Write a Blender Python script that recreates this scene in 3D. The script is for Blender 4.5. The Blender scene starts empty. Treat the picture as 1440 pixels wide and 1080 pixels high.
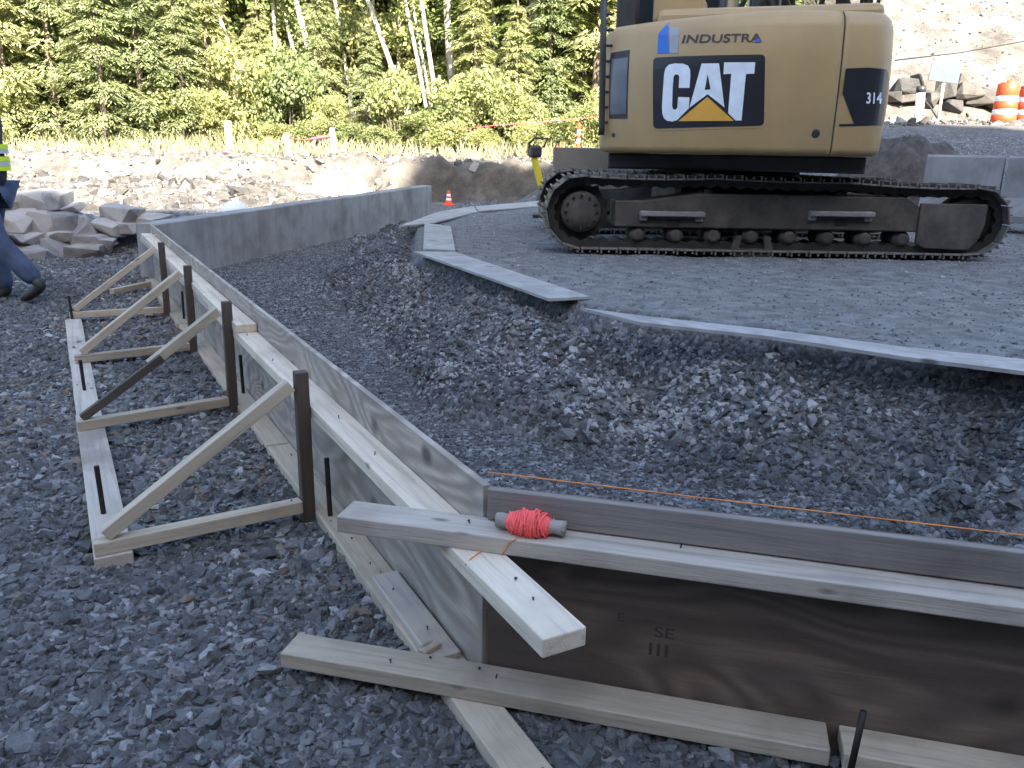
import bpy, bmesh, math, random
import numpy as np
from mathutils import Vector, Matrix, noise as mnoise
random.seed(7); rng = np.random.default_rng(11)
SC = bpy.context.scene
COL = SC.collection
rad = math.radians

# ------------------------------------------------------------------ camera
F, PITCH, ROLL, CAMH = 1165.0, rad(15.7), rad(1.0), 1.2
cd = bpy.data.cameras.new('camera'); cam = bpy.data.objects.new('camera', cd); COL.objects.link(cam)
cd.sensor_width = 36; cd.lens = F/1440*36; cd.clip_start = .05; cd.clip_end = 1000
CM = Matrix.Rotation(math.pi/2-PITCH, 3, 'X') @ Matrix.Rotation(ROLL, 3, 'Z')
cam.matrix_world = Matrix.Translation((0, 0, CAMH)) @ CM.to_4x4()
SC.camera = cam
SC.render.resolution_x = 1024; SC.render.resolution_y = 768

# ------------------------------------------------------------------ world, sun, exposure
SUN_EL, SUN_AZ = rad(33), rad(163)        # azimuth clockwise from +Y: behind the camera, a little right
w = bpy.data.worlds.new('World'); SC.world = w; w.use_nodes = True
nt = w.node_tree; nt.nodes.clear()
sky = nt.nodes.new('ShaderNodeTexSky'); sky.sky_type = 'NISHITA'; sky.sun_disc = False
sky.sun_elevation = SUN_EL; sky.sun_rotation = SUN_AZ; sky.air_density = 1.0; sky.dust_density = 1.6
bg = nt.nodes.new('ShaderNodeBackground'); bg.inputs['Strength'].default_value = .12
wo = nt.nodes.new('ShaderNodeOutputWorld')
nt.links.new(sky.outputs[0], bg.inputs[0]); nt.links.new(bg.outputs[0], wo.inputs[0])
sl = bpy.data.lights.new('sun', 'SUN'); sl.energy = 4.8; sl.angle = rad(.5); sl.color = (1, .94, .84)
sun = bpy.data.objects.new('sun', sl); COL.objects.link(sun)
sdir = Vector((math.sin(SUN_AZ)*math.cos(SUN_EL), math.cos(SUN_AZ)*math.cos(SUN_EL), math.sin(SUN_EL)))
sun.rotation_euler = sdir.to_track_quat('Z', 'Y').to_euler(); sun.location = (0, -5, 30)
vs = SC.view_settings
vs.view_transform = 'Standard'; vs.look = 'None'; vs.gamma = 1; vs.use_curve_mapping = False
vs.exposure = 2.6

# ------------------------------------------------------------------ pixel helpers (1440 x 1080 photograph)
CPOS = Vector((0, 0, CAMH))
def ray(x, y): return CM @ Vector(((x-720)/F, -(y-540)/F, -1))
def gz(x, y, z): d = ray(x, y); return CPOS + d*((z-CAMH)/d.z)
def gy(x, y, Y): d = ray(x, y); return CPOS + d*(Y/d.y)
def pj(p):
    q = CM.transposed() @ (Vector(p)-CPOS); return (720-F*q.x/q.z, 540+F*q.y/q.z)

# ------------------------------------------------------------------ object helpers
def tag(o, label=None, cat=None, group=None, kind=None):
    if label: o['label'] = label
    if cat: o['category'] = cat
    if group: o['group'] = group
    if kind: o['kind'] = kind
    return o
def empty(name, loc, rz=0):
    o = bpy.data.objects.new(name, None); o.empty_display_size = .2; COL.objects.link(o)
    o.matrix_world = Matrix.Translation(loc) @ Matrix.Rotation(rz, 4, 'Z'); return o
def wm(o):          # world matrix without a depsgraph update
    m = o.matrix_basis.copy()
    return m if o.parent is None else wm(o.parent) @ o.matrix_parent_inverse @ m
def link(name, me, mat=None, parent=None, mw=None):
    o = bpy.data.objects.new(name, me); COL.objects.link(o)
    if mat and not len(me.materials): me.materials.append(mat)
    if parent:
        o.parent = parent; o.matrix_parent_inverse = wm(parent).inverted()
    if mw is not None: o.matrix_basis = mw
    return o
def bm_obj(name, bm, mat, parent=None, mw=None, smooth=False):
    me = bpy.data.meshes.new(name); bm.to_mesh(me); bm.free()
    if smooth:
        me.polygons.foreach_set('use_smooth', [True]*len(me.polygons))
    return link(name, me, mat, parent, mw)
def py_obj(name, v, f, mat, parent=None, smooth=False, mw=None):
    me = bpy.data.meshes.new(name); me.from_pydata([tuple(p) for p in v], [], f); me.update()
    if smooth: me.polygons.foreach_set('use_smooth', [True]*len(me.polygons))
    return link(name, me, mat, parent, mw)
def box_bm(sx, sy, sz, bev=0.0, seg=1):
    bm = bmesh.new(); bmesh.ops.create_cube(bm, size=1)
    bmesh.ops.scale(bm, vec=(sx, sy, sz), verts=bm.verts)
    if bev: bmesh.ops.bevel(bm, geom=list(bm.edges), offset=bev, segments=seg, affect='EDGES', profile=.5)
    return bm
def frame(p0, p1, up=(0, 0, 1)):
    p0, p1 = Vector(p0), Vector(p1); x = (p1-p0).normalized(); up = Vector(up)
    y = up.cross(x).normalized(); z = x.cross(y)
    m = Matrix((x, y, z)).transposed().to_4x4(); m.translation = (p0+p1)/2; return m
def beam(name, p0, p1, wd, ht, mat, parent=None, up=(0, 0, 1), bev=.003, wob=0):
    """timber along p0-p1 (axis through the centre of its section)"""
    L = (Vector(p1)-Vector(p0)).length
    bm = box_bm(L, wd, ht, bev, 2)
    if wob:
        n = max(2, int(L/.12))
        for k in range(1, n):
            x = -L/2+L*k/n
            bmesh.ops.bisect_plane(bm, geom=bm.verts[:]+bm.edges[:]+bm.faces[:], plane_co=(x, 0, 0), plane_no=(1, 0, 0))
        s = random.random()*50
        for v in bm.verts:
            v.co.y += wob*mnoise.noise((v.co.x*1.3+s, .3, 0)); v.co.z += wob*.6*mnoise.noise((v.co.x*1.3+s, 7.3, 0))
    return bm_obj(name, bm, mat, parent, frame(p0, p1, up))
def box(name, c, s, mat, parent=None, bev=.004, rz=0, rot=None, seg=1):
    m = Matrix.Translation(c) @ (rot.to_4x4() if rot else Matrix.Rotation(rz, 4, 'Z'))
    return bm_obj(name, box_bm(*s, bev, seg), mat, parent, m)
def tube_vf(path, r, n=8, closed=False):
    path = [Vector(p) for p in path]; V = []; Fc = []
    N = len(path); prev = None
    for i, p in enumerate(path):
        a = path[i-1] if i else path[0]; b = path[i+1] if i < N-1 else path[-1]
        t = (b-a).normalized()
        if prev is None:
            prev = t.orthogonal().normalized()
        u = (prev - t*prev.dot(t)).normalized(); prev = u; v = t.cross(u)
        rr = r[i] if isinstance(r, (list, tuple)) else r
        for k in range(n):
            a_ = 2*math.pi*k/n; V.append(p+u*rr*math.cos(a_)+v*rr*math.sin(a_))
    for i in range(N-1):
        for k in range(n):
            Fc.append((i*n+k, i*n+(k+1) % n, (i+1)*n+(k+1) % n, (i+1)*n+k))
    Fc.append(tuple(range(n-1, -1, -1))); Fc.append(tuple(range((N-1)*n, N*n)))
    return V, Fc
def tube(name, path, r, mat, parent=None, n=8, smooth=True):
    V, Fc = tube_vf(path, r, n); return py_obj(name, V, Fc, mat, parent, smooth)
def lathe(name, prof, mat, parent=None, n=20, loc=(0, 0, 0), mw=None, smooth=True):
    V = []; Fc = []
    for (r, z) in prof:
        for k in range(n):
            a = 2*math.pi*k/n; V.append((r*math.cos(a), r*math.sin(a), z))
    for i in range(len(prof)-1):
        for k in range(n):
            Fc.append((i*n+k, i*n+(k+1) % n, (i+1)*n+(k+1) % n, (i+1)*n+k))
    Fc.append(tuple(range(n-1, -1, -1))); Fc.append(tuple(range((len(prof)-1)*n, len(prof)*n)))
    o = py_obj(name, V, Fc, mat, parent, False, mw if mw is not None else Matrix.Translation(loc))
    if smooth:
        for p in o.data.polygons: p.use_smooth = len(p.vertices) == 4
    return o
def prism(name, pts, z0, z1, mat, parent=None, bev=0):
    """plan polygon pts extruded z0..z1; pts may carry their own z added to z0/z1"""
    bm = bmesh.new()
    c = sum((Vector(p).to_3d() for p in pts), Vector())/len(pts); c.z = 0
    lo = [bm.verts.new((p[0]-c.x, p[1]-c.y, z0-c.z+(p[2] if len(p) > 2 else 0))) for p in pts]
    hi = [bm.verts.new((p[0]-c.x, p[1]-c.y, z1-c.z+(p[2] if len(p) > 2 else 0))) for p in pts]
    n = len(pts)
    bm.faces.new(lo[::-1]); bm.faces.new(hi)
    for i in range(n): bm.faces.new((lo[i], lo[(i+1) % n], hi[(i+1) % n], hi[i]))
    bmesh.ops.recalc_face_normals(bm, faces=bm.faces)
    if bev: bmesh.ops.bevel(bm, geom=list(bm.edges), offset=bev, segments=1, affect='EDGES')
    return bm_obj(name, bm, mat, parent, Matrix.Translation(c))
def copy_tree(o, parent=None):
    c = o.copy(); COL.objects.link(c)
    if parent: c.parent = parent
    for ch in o.children: copy_tree(ch, c)
    return c

# ------------------------------------------------------------------ materials
class NB:
    def __init__(s, name):
        s.m = bpy.data.materials.new(name); s.m.use_nodes = True; s.t = s.m.node_tree; s.t.nodes.clear()
        s.out = s.n('ShaderNodeOutputMaterial')
    def n(s, kind, **kw):
        nd = s.t.nodes.new(kind)
        for k, v in kw.items(): setattr(nd, k, v)
        return nd
    def l(s, a, b): s.t.links.new(a, b)
    def coords(s, scale=(1, 1, 1), rnd=True):
        tc = s.n('ShaderNodeTexCoord'); mp = s.n('ShaderNodeMapping'); mp.inputs['Scale'].default_value = scale
        s.l(tc.outputs['Object'], mp.inputs['Vector'])
        if rnd:
            oi = s.n('ShaderNodeObjectInfo'); ml = s.n('ShaderNodeVectorMath', operation='SCALE')
            ml.inputs[0].default_value = (37, 91, 53); s.l(oi.outputs['Random'], ml.inputs['Scale'])
            s.l(ml.outputs[0], mp.inputs['Location'])
        return mp.outputs[0]
    def noise(s, vec, sc, det=4, rough=.55, dist=0):
        nd = s.n('ShaderNodeTexNoise'); nd.inputs['Scale'].default_value = sc; nd.inputs['Detail'].default_value = det
        nd.inputs['Roughness'].default_value = rough; nd.inputs['Distortion'].default_value = dist
        if vec is not None: s.l(vec, nd.inputs['Vector'])
        return nd.outputs['Fac']
    def ramp(s, fac, stops):
        r = s.n('ShaderNodeValToRGB'); e = r.color_ramp.elements
        while len(e) > 1: e.remove(e[-1])
        e[0].position = stops[0][0]; e[0].color = tuple(stops[0][1])+(1,)
        for p, c in stops[1:]:
            x = e.new(p); x.color = tuple(c)+(1,)
        s.l(fac, r.inputs[0]); return r.outputs[0]
    def mix(s, fac, a, b, mode='MIX'):
        m = s.n('ShaderNodeMix', data_type='RGBA', blend_type=mode)
        for inp, v in ((m.inputs['Factor'], fac), (m.inputs['A'], a), (m.inputs['B'], b)):
            if hasattr(v, 'is_linked'): s.l(v, inp)
            elif isinstance(v, (tuple, list)): inp.default_value = tuple(v)+(1,) if len(v) == 3 else v
            else: inp.default_value = v
        return m.outputs['Result']
    def math(s, op, a, b=0, clamp=False):
        m = s.n('ShaderNodeMath', operation=op, use_clamp=clamp)
        for i, v in enumerate((a, b)):
            if hasattr(v, 'is_linked'): s.l(v, m.inputs[i])
            else: m.inputs[i].default_value = v
        return m.outputs[0]
    def done(s, col, rough=.8, bump=None, dist=.01, strength=.6, metal=0, spec=.5):
        p = s.n('ShaderNodeBsdfPrincipled')
        for inp, v in ((p.inputs['Base Color'], col), (p.inputs['Roughness'], rough)):
            if hasattr(v, 'is_linked'): s.l(v, inp)
            else: inp.default_value = tuple(v)+(1,) if isinstance(v, (tuple, list)) else v
        p.inputs['Metallic'].default_value = metal; p.inputs['Specular IOR Level'].default_value = spec
        if bump is not None:
            b = s.n('ShaderNodeBump'); b.inputs['Distance'].default_value = dist; b.inputs['Strength'].default_value = strength
            s.l(bump, b.inputs['Height']); s.l(b.outputs[0], p.inputs['Normal'])
        s.l(p.outputs[0], s.out.inputs[0]); return s.m

def lumber(name, base, dark, stain=.35, vary=.12):
    b = NB(name); v = b.coords((1, 1, 1)); g = b.coords((1.2, 26, 26))
    grain = b.noise(g, 2.2, 6, .6, .5)
    c = b.ramp(grain, [(.28, [x*.66 for x in base]), (.5, base), (.75, [min(1, x*1.13) for x in base])])
    st = b.noise(v, 3.2, 4, .6); c = b.mix(b.math('MULTIPLY', b.ramp(st, [(.5, (0, 0, 0)), (.72, (1, 1, 1))]), stain), c, dark)
    kn = b.n('ShaderNodeTexVoronoi'); kn.inputs['Scale'].default_value = 1; b.l(b.coords((3.2, 9, 9)), kn.inputs['Vector'])
    c = b.mix(b.ramp(kn.outputs['Distance'], [(.035, (.75, .75, .75)), (.085, (0, 0, 0))]), c, [x*.42 for x in dark])
    oi = b.n('ShaderNodeObjectInfo')
    c = b.mix(1.0, c, b.ramp(oi.outputs['Random'], [(0, (1-vary,)*3), (1, (1, 1, 1))]), 'MULTIPLY')
    fine = b.noise(b.coords((4, 90, 90)), 3, 3)
    return b.done(c, .72, fine, .0022, .6)
M = {}
M['lumber'] = lumber('new_lumber', (.62, .53, .41), (.34, .28, .215), .5)
M['lumber_grey'] = lumber('weathered_lumber', (.44, .385, .32), (.21, .175, .14), .75)
M['lumber_mid'] = lumber('used_lumber', (.47, .395, .295), (.25, .205, .155), .7, .25)
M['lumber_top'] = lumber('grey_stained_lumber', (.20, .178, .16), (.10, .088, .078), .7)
M['lumber_dark'] = lumber('dark_old_lumber', (.075, .056, .042), (.03, .024, .02), .6)
def ply(name, a, bcol, cold, k=1.0):
    b = NB(name); v = b.coords((1, 1, 1)); g = b.coords((1.6, 1.6, 5))
    d = b.noise(g, 1.3, 3, .5, 1.6)
    fld = b.noise(b.coords((.75, .75, 2.3)), 1.5, 1.5, .45, .6)
    wv = b.math('MULTIPLY_ADD', b.math('SINE', b.math('MULTIPLY', fld, 95)), .5); wv.node.inputs[2].default_value = .5
    wv2 = b.noise(b.coords((1.5, 1.5, 30)), 2.4, 5, .65, .4)
    wv = b.math('MULTIPLY', wv, b.ramp(wv2, [(.3, (.35, .35, .35)), (.7, (1, 1, 1))]))
    c = b.mix(b.math('MULTIPLY', wv, .95*k), a, bcol)
    c = b.mix(1, c, b.ramp(wv2, [(.3, (.62, .6, .58)), (.7, (1.25, 1.25, 1.25))]), 'MULTIPLY')
    c = b.mix(b.ramp(d, [(.48, (0, 0, 0)), (.70, (.6, .6, .6))]), c, cold)
    kn = b.n('ShaderNodeTexVoronoi'); kn.inputs['Scale'].default_value = 1; b.l(b.coords((3.4, 3.4, 4.6)), kn.inputs['Vector'])
    c = b.mix(b.ramp(kn.outputs['Distance'], [(.07, (.9, .9, .9)), (.16, (0, 0, 0))]), c, [x*.22 for x in bcol])
    st = b.noise(v, 2.2, 5, .6); c = b.mix(b.ramp(st, [(.35, (.5, .5, .5)), (.7, (0, 0, 0))]), c, [x*.55 for x in cold])
    return b.done(c, .66, b.math('ADD', wv, b.noise(v, 60, 2)), .002, .5)
M['ply'] = ply('plywood_form_face', (.44, .375, .31), (.16, .12, .09), (.33, .31, .295))
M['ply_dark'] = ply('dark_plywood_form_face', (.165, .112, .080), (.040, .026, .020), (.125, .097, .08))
M['ply_board'] = ply('weathered_plywood_strip', (.33, .325, .315), (.20, .192, .182), (.41, .40, .39), .8)

def concrete(name, a=(.26, .26, .253), d=(.12, .118, .115)):
    b = NB(name); v = b.coords()
    c = b.ramp(b.noise(v, 1.7, 6, .65), [(.3, d), (.55, a), (.8, [x*1.2 for x in a])])
    drip = b.noise(b.coords((7, 7, .6)), 1, 4, .6)
    c = b.mix(b.ramp(drip, [(.5, (0, 0, 0)), (.72, (.55, .55, .55))]), c, d)
    pits = b.noise(v, 55, 3, .7)
    return b.done(c, .85, pits, .004, .5)
M['concrete'] = concrete('cast_concrete'); M['barrier'] = concrete('barrier_concrete', (.21, .214, .22), (.12, .122, .126))

def stone_mat(name, stops, rough=.85):
    b = NB(name); at = b.n('ShaderNodeAttribute', attribute_type='INSTANCER', attribute_name='tone')
    c = b.ramp(at.outputs['Fac'], stops); v = b.coords(rnd=False)
    n = b.noise(v, 2.5, 4, .6); c = b.mix(1, c, b.ramp(n, [(.3, (.7, .7, .7)), (.7, (1.15, 1.15, 1.15))]), 'MULTIPLY')
    return b.done(c, rough, n, .05, .4)
M['stone'] = stone_mat('crushed_gravel', [(0, (.042, .042, .043)), (.4, (.092, .092, .093)), (.75, (.155, .155, .155)), (.9, (.25, .248, .245)), (.965, (.38, .375, .37)), (.985, (.16, .13, .10)), (1, (.19, .15, .11))])
M['stone_tan'] = stone_mat('pale_site_rock', [(0, (.045, .04, .035)), (.5, (.12, .108, .094)), (1, (.27, .25, .222))])

def ground_mat():
    b = NB('site_ground'); tc = b.n('ShaderNodeTexCoord'); P = tc.outputs['Object']
    za = b.n('ShaderNodeAttribute', attribute_name='zone'); sp = b.n('ShaderNodeSeparateColor'); b.l(za.outputs['Color'], sp.inputs[0])
    vo = b.n('ShaderNodeTexVoronoi'); vo.inputs['Scale'].default_value = 42; b.l(P, vo.inputs['Vector'])
    vs_ = b.n('ShaderNodeSeparateColor'); b.l(vo.outputs['Color'], vs_.inputs[0])
    big = b.noise(P, .9, 5, .6); mid = b.noise(P, 7, 5, .65); fine = b.noise(P, 120, 3, .6)
    grav = b.ramp(vs_.outputs[0], [(0, (.058, .058, .059)), (.6, (.118, .118, .119)), (.93, (.19, .19, .19)), (1, (.27, .267, .263))])
    grav = b.mix(1, grav, b.ramp(mid, [(.25, (.62, .6, .6)), (.7, (1.2, 1.2, 1.2))]), 'MULTIPLY')
    grav = b.mix(b.ramp(big, [(.56, (0, 0, 0)), (.72, (.5, .5, .5))]), grav, (.13, .115, .10))
    fines = b.ramp(mid, [(.28, (.085, .083, .081)), (.5, (.15, .148, .146)), (.72, (.225, .222, .217))])
    fines = b.mix(1, fines, b.ramp(fine, [(.3, (.72, .72, .72)), (.7, (1.22, 1.22, 1.22))]), 'MULTIPLY')
    fines = b.mix(b.ramp(b.noise(P, 1.6, 5, .65), [(.55, (0, 0, 0)), (.7, (.7, .7, .7))]), fines, (.12, .10, .085))
    c = b.mix(sp.outputs[0], grav, fines)
    tan = b.ramp(b.noise(P, 1.1, 7, .7), [(.28, (.045, .039, .032)), (.45, (.105, .093, .078)), (.58, (.165, .148, .126)), (.75, (.33, .305, .268))])
    c = b.mix(sp.outputs[1], c, tan)
    fl = b.ramp(b.noise(P, .8, 6, .7), [(.3, (.025, .02, .014)), (.5, (.062, .05, .033)), (.62, (.10, .085, .062)), (.8, (.07, .075, .032))])
    fl = b.mix(1, fl, b.ramp(b.noise(P, 5, 6, .75), [(.3, (.35, .35, .35)), (.7, (1.6, 1.55, 1.5))]), 'MULTIPLY')
    c = b.mix(sp.outputs[2], c, fl)
    h = b.math('ADD', b.math('MULTIPLY', vo.outputs['Distance'], -1.0), b.math('MULTIPLY', mid, 1.2))
    h = b.math('ADD', h, b.math('MULTIPLY', fine, .35))
    return b.done(c, .92, h, .012, .75, spec=.25)
M['ground'] = ground_mat()

def plain(name, col, rough=.6, metal=0, var=.12, sc=6, bump=.0, dirt=None, dk=.5):
    b = NB(name); v = b.coords(); n = b.noise(v, sc, 5, .6)
    c = b.mix(1, col, b.ramp(n, [(.3, (1-var*1.5,)*3), (.7, (1+var,)*3)]), 'MULTIPLY')
    if dirt: c = b.mix(b.ramp(b.noise(v, sc*.45, 6, .7), [(.48, (0, 0, 0)), (.75, (dk,)*3)]), c, dirt)
    return b.done(c, rough, b.noise(v, 60, 3) if bump else None, bump or .01, .4, metal)
M['cat_tan'] = plain('machine_tan_paint', (.36, .248, .112), .45, 0, .07, 2.5, dirt=(.27, .215, .14), dk=.55)
M['cat_black'] = plain('gloss_black_decal', (.016, .017, .022), .32, 0, .1, 3, dirt=(.05, .05, .05), dk=.3)
M['decal_white'] = plain('decal_white', (.62, .68, .74), .45, 0, .08, 9)
M['decal_yellow'] = plain('decal_yellow', (.62, .33, .05), .45, 0, .06, 9)
M['decal_blue'] = plain('decal_blue', (.02, .13, .50), .4, 0, .05, 6)
M['decal_pale_blue'] = plain('decal_pale_blue', (.27, .29, .33), .4, 0, .05, 6)
M['decal_ink'] = plain('decal_dark_ink', (.045, .038, .032), .5)
M['lamp_glass'] = plain('smoked_lamp_glass', (.10, .115, .135), .25, 0, .1, 4)
M['black_steel'] = plain('black_painted_steel', (.022, .022, .024), .5, 0, .2, 8, dirt=(.06, .05, .042), dk=.6)
M['track'] = plain('worn_track_steel', (.15, .135, .12), .6, .25, .3, 12, .004, dirt=(.12, .10, .08), dk=.8)
M['track_dark'] = plain('greasy_track_chain', (.020, .018, .017), .62, .2, .3, 10, .004, dirt=(.05, .04, .03), dk=.6)
M['under'] = plain('muddy_undercarriage_paint', (.048, .041, .035), .8, 0, .3, 5, .004, dirt=(.12, .103, .085), dk=.85)
M['step_steel'] = plain('bare_step_steel', (.20, .185, .17), .55, .1, .2, 12)
M['rebar'] = plain('rusty_steel_pin', (.035, .028, .025), .6, .5, .3, 20)
M['nail'] = plain('nail_steel', (.05, .045, .045), .5, .7)
M['string_pink'] = plain('pink_mason_line', (.88, .12, .11), .7, 0, .15, 60)
M['string_orange'] = plain('orange_mason_line', (.70, .24, .06), .7, 0, .25, 12)
M['dowel'] = lumber('grey_stick', (.30, .27, .235), (.16, .14, .12), .6)
M['orange'] = plain('traffic_orange', (.75, .075, .02), .5, 0, .1, 4)
M['reflect'] = plain('white_reflective_band', (.78, .77, .74), .4, 0, .06, 8)
M['sign_face'] = plain('pale_blue_sign_face', (.065, .082, .105), .5)
M['rubber'] = plain('black_rubber', (.03, .03, .03), .8)
M['white_paint'] = plain('white_paint', (.75, .75, .74), .5)
M['yellow'] = plain('tool_yellow', (.62, .50, .03), .45)
M['blue_plastic'] = plain('pale_blue_plastic', (.30, .42, .52), .45)
M['glass'] = plain('tinted_cab_glass', (.02, .025, .03), .08)
M['stake'] = plain('survey_stake_wood', (.62, .52, .38), .8, 0, .12, 12)
M['ribbon'] = plain('pink_flagging_tape', (.80, .08, .10), .6)
M['sheet'] = ply('pale_plywood_sheet', (.62, .52, .38), (.50, .40, .28), (.66, .58, .46), .5)
M['panel_grey'] = plain('grey_tan_steel', (.20, .175, .14), .6, 0, .1, 4)
M['denim'] = plain('dark_denim', (.045, .065, .115), .9, 0, .3, 9, .004)
M['jacket'] = plain('navy_work_jacket', (.022, .027, .042), .85, 0, .2, 9)
M['hivis'] = plain('hi_vis_yellow_tape', (.60, .80, .03), .5)
M['silver'] = plain('silver_reflective_tape', (.45, .48, .52), .4)
M['skin'] = plain('skin', (.50, .31, .23), .6)
M['boot'] = plain('dark_leather_boot', (.025, .022, .022), .6)
M['glove'] = plain('dark_glove', (.02, .02, .022), .8)
M['hat'] = plain('white_hard_hat_shell', (.80, .80, .78), .35)

def rock_mat(name, a, d):
    b = NB(name); v = b.coords(); n = b.noise(v, 3, 7, .65)
    c = b.ramp(n, [(.3, d), (.5, a), (.75, [x*1.25 for x in a])])
    oi = b.n('ShaderNodeObjectInfo'); c = b.mix(1, c, b.ramp(oi.outputs['Random'], [(0, (.7, .72, .76)), (.5, (1, .97, .93)), (1, (1.15, 1.1, 1.02))]), 'MULTIPLY')
    return b.done(c, .85, n, .05, .6)
M['boulder'] = rock_mat('granite_boulder', (.29, .28, .27), (.15, .146, .142))
M['boulder_dark'] = rock_mat('dark_hillside_rock', (.075, .068, .06), (.035, .032, .028))
M['soil_pile'] = plain('dark_soil', (.07, .062, .055), .95, 0, .4, 7, .03)

def leaf_mat(name, a, d, lite, tr=.35):
    b = NB(name); oi = b.n('ShaderNodeObjectInfo'); tc = b.n('ShaderNodeTexCoord')
    n = b.noise(tc.outputs['Object'], 1.1, 4, .65); n2 = b.noise(tc.outputs['Object'], 9, 2)
    c = b.ramp(n, [(.3, d), (.52, a), (.75, lite)])
    c = b.mix(1, c, b.ramp(n2, [(.3, (.65, .7, .6)), (.7, (1.3, 1.25, 1.2))]), 'MULTIPLY')
    c = b.mix(1, c, b.ramp(oi.outputs['Random'], [(0, (.75, .8, .75)), (1, (1.2, 1.12, 1))]), 'MULTIPLY')
    d1 = b.n('ShaderNodeBsdfDiffuse'); t1 = b.n('ShaderNodeBsdfTranslucent'); mx = b.n('ShaderNodeMixShader'); mx.inputs[0].default_value = tr
    b.l(c, d1.inputs[0]); b.l(c, t1.inputs[0]); b.l(d1.outputs[0], mx.inputs[1]); b.l(t1.outputs[0], mx.inputs[2]); b.l(mx.outputs[0], b.out.inputs[0])
    return b.m
M['leaf_alder'] = leaf_mat('alder_leaves', (.31, .355, .15), (.17, .225, .08), (.45, .47, .26), .45)
M['leaf_shrub'] = leaf_mat('shrub_leaves', (.36, .385, .20), (.22, .26, .11), (.50, .50, .33), .45)
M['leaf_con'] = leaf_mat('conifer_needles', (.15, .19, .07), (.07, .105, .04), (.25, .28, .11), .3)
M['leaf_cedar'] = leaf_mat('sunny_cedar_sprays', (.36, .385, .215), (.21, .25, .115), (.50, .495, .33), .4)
M['leaf_dry'] = leaf_mat('dry_brush', (.33, .32, .22), (.22, .225, .14), (.42, .40, .30), .3)
b = NB('pale_alder_bark'); v = b.coords((1, 1, .5)); M['bark_pale'] = b.done(b.ramp(b.noise(v, 5, 6, .7), [(.32, (.16, .14, .11)), (.5, (.42, .39, .33)), (.7, (.58, .55, .48))]), .85, b.noise(v, 20, 3), .01)
b = NB('brown_conifer_bark'); v = b.coords((1, 1, .3)); M['bark'] = b.done(b.ramp(b.noise(v, 8, 6, .7), [(.3, (.05, .04, .03)), (.55, (.14, .11, .085)), (.75, (.22, .18, .14))]), .9, b.noise(v, 16, 3), .03)

# ------------------------------------------------------------------ plan geometry
WALL_T = .51
C0 = Vector((-.053, 1.657)); U1 = Vector((-3.241, 5.935)).normalized(); N1 = Vector((-U1.y, U1.x))
if N1.x > 0: N1 = -N1
U2 = Vector((.969, -.248)).normalized(); N2 = Vector((U2.y, -U2.x))
if N2.y > 0: N2 = -N2
LEN1 = 6.76
def w1(s, off, z): p = C0+U1*s+N1*off; return Vector((p.x, p.y, z))
def w2(s, off, z): p = C0+U2*s+N2*off; return Vector((p.x, p.y, z))
PADZ = .31
PAD = [(8, -.55), (2.32, 3.62), (.52, 4.9), (.3, 5.3), (-.9, 7.62), (-1.18, 10.3), (-.85, 13.0), (.4, 15.6), (3, 16.6), (40, 16.6), (40, -.55)]
CW0, CW1 = Vector((-3.27, 7.62)), Vector((-1.47, 14.9))
RB0, RB1 = gz(0, 369, 0), gz(205, 335, .2)

def sstep(a, b_, x): t = np.clip((x-a)/(b_-a), 0, 1); return t*t*(3-2*t)
def _hash(ix, iy, s):
    h = (ix*374761393+iy*668265263+s*1274126177) & 0x7fffffff
    h = ((h ^ (h >> 13))*1274126177) & 0x7fffffff
    return ((h ^ (h >> 16)) & 0xffff)/65535.0
def vn(x, y, s=0):
    ix = np.floor(x).astype(np.int64); iy = np.floor(y).astype(np.int64); fx = x-ix; fy = y-iy
    u = fx*fx*(3-2*fx); v = fy*fy*(3-2*fy)
    return (_hash(ix, iy, s)*(1-u)+_hash(ix+1, iy, s)*u)*(1-v)+(_hash(ix, iy+1, s)*(1-u)+_hash(ix+1, iy+1, s)*u)*v
def fbm(x, y, s=0, o=4):
    r = 0; a = .5
    for k in range(o): r = r+a*(vn(x*2**k, y*2**k, s+k)-.5); a *= .5
    return r*2
def poly_sd(x, y, poly):
    d = np.full(x.shape, 1e9); ins = np.zeros(x.shape, bool); n = len(poly)
    for i in range(n):
        ax, ay = poly[i]; bx, by = poly[(i+1) % n]; ex, ey = bx-ax, by-ay
        t = np.clip(((x-ax)*ex+(y-ay)*ey)/(ex*ex+ey*ey), 0, 1)
        d = np.minimum(d, np.hypot(x-ax-t*ex, y-ay-t*ey))
        c = ((ay > y) != (by > y)) & (x < ex*(y-ay)/(ey if ey else 1e-9)+ax); ins ^= c
    return np.where(ins, -d, d)
def side(x, y, a, b_):      # + on the left of a->b
    ex, ey = b_[0]-a[0], b_[1]-a[1]; L = math.hypot(ex, ey); return (ex*(y-a[1])-ey*(x-a[0]))/L
def slope_run(x, y): return .82+.42*sstep(-1.3, -.3, x)+.20*fbm(x*1.1, y*1.1, 23)+.10*fbm(x*3, y*3, 25)
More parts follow.
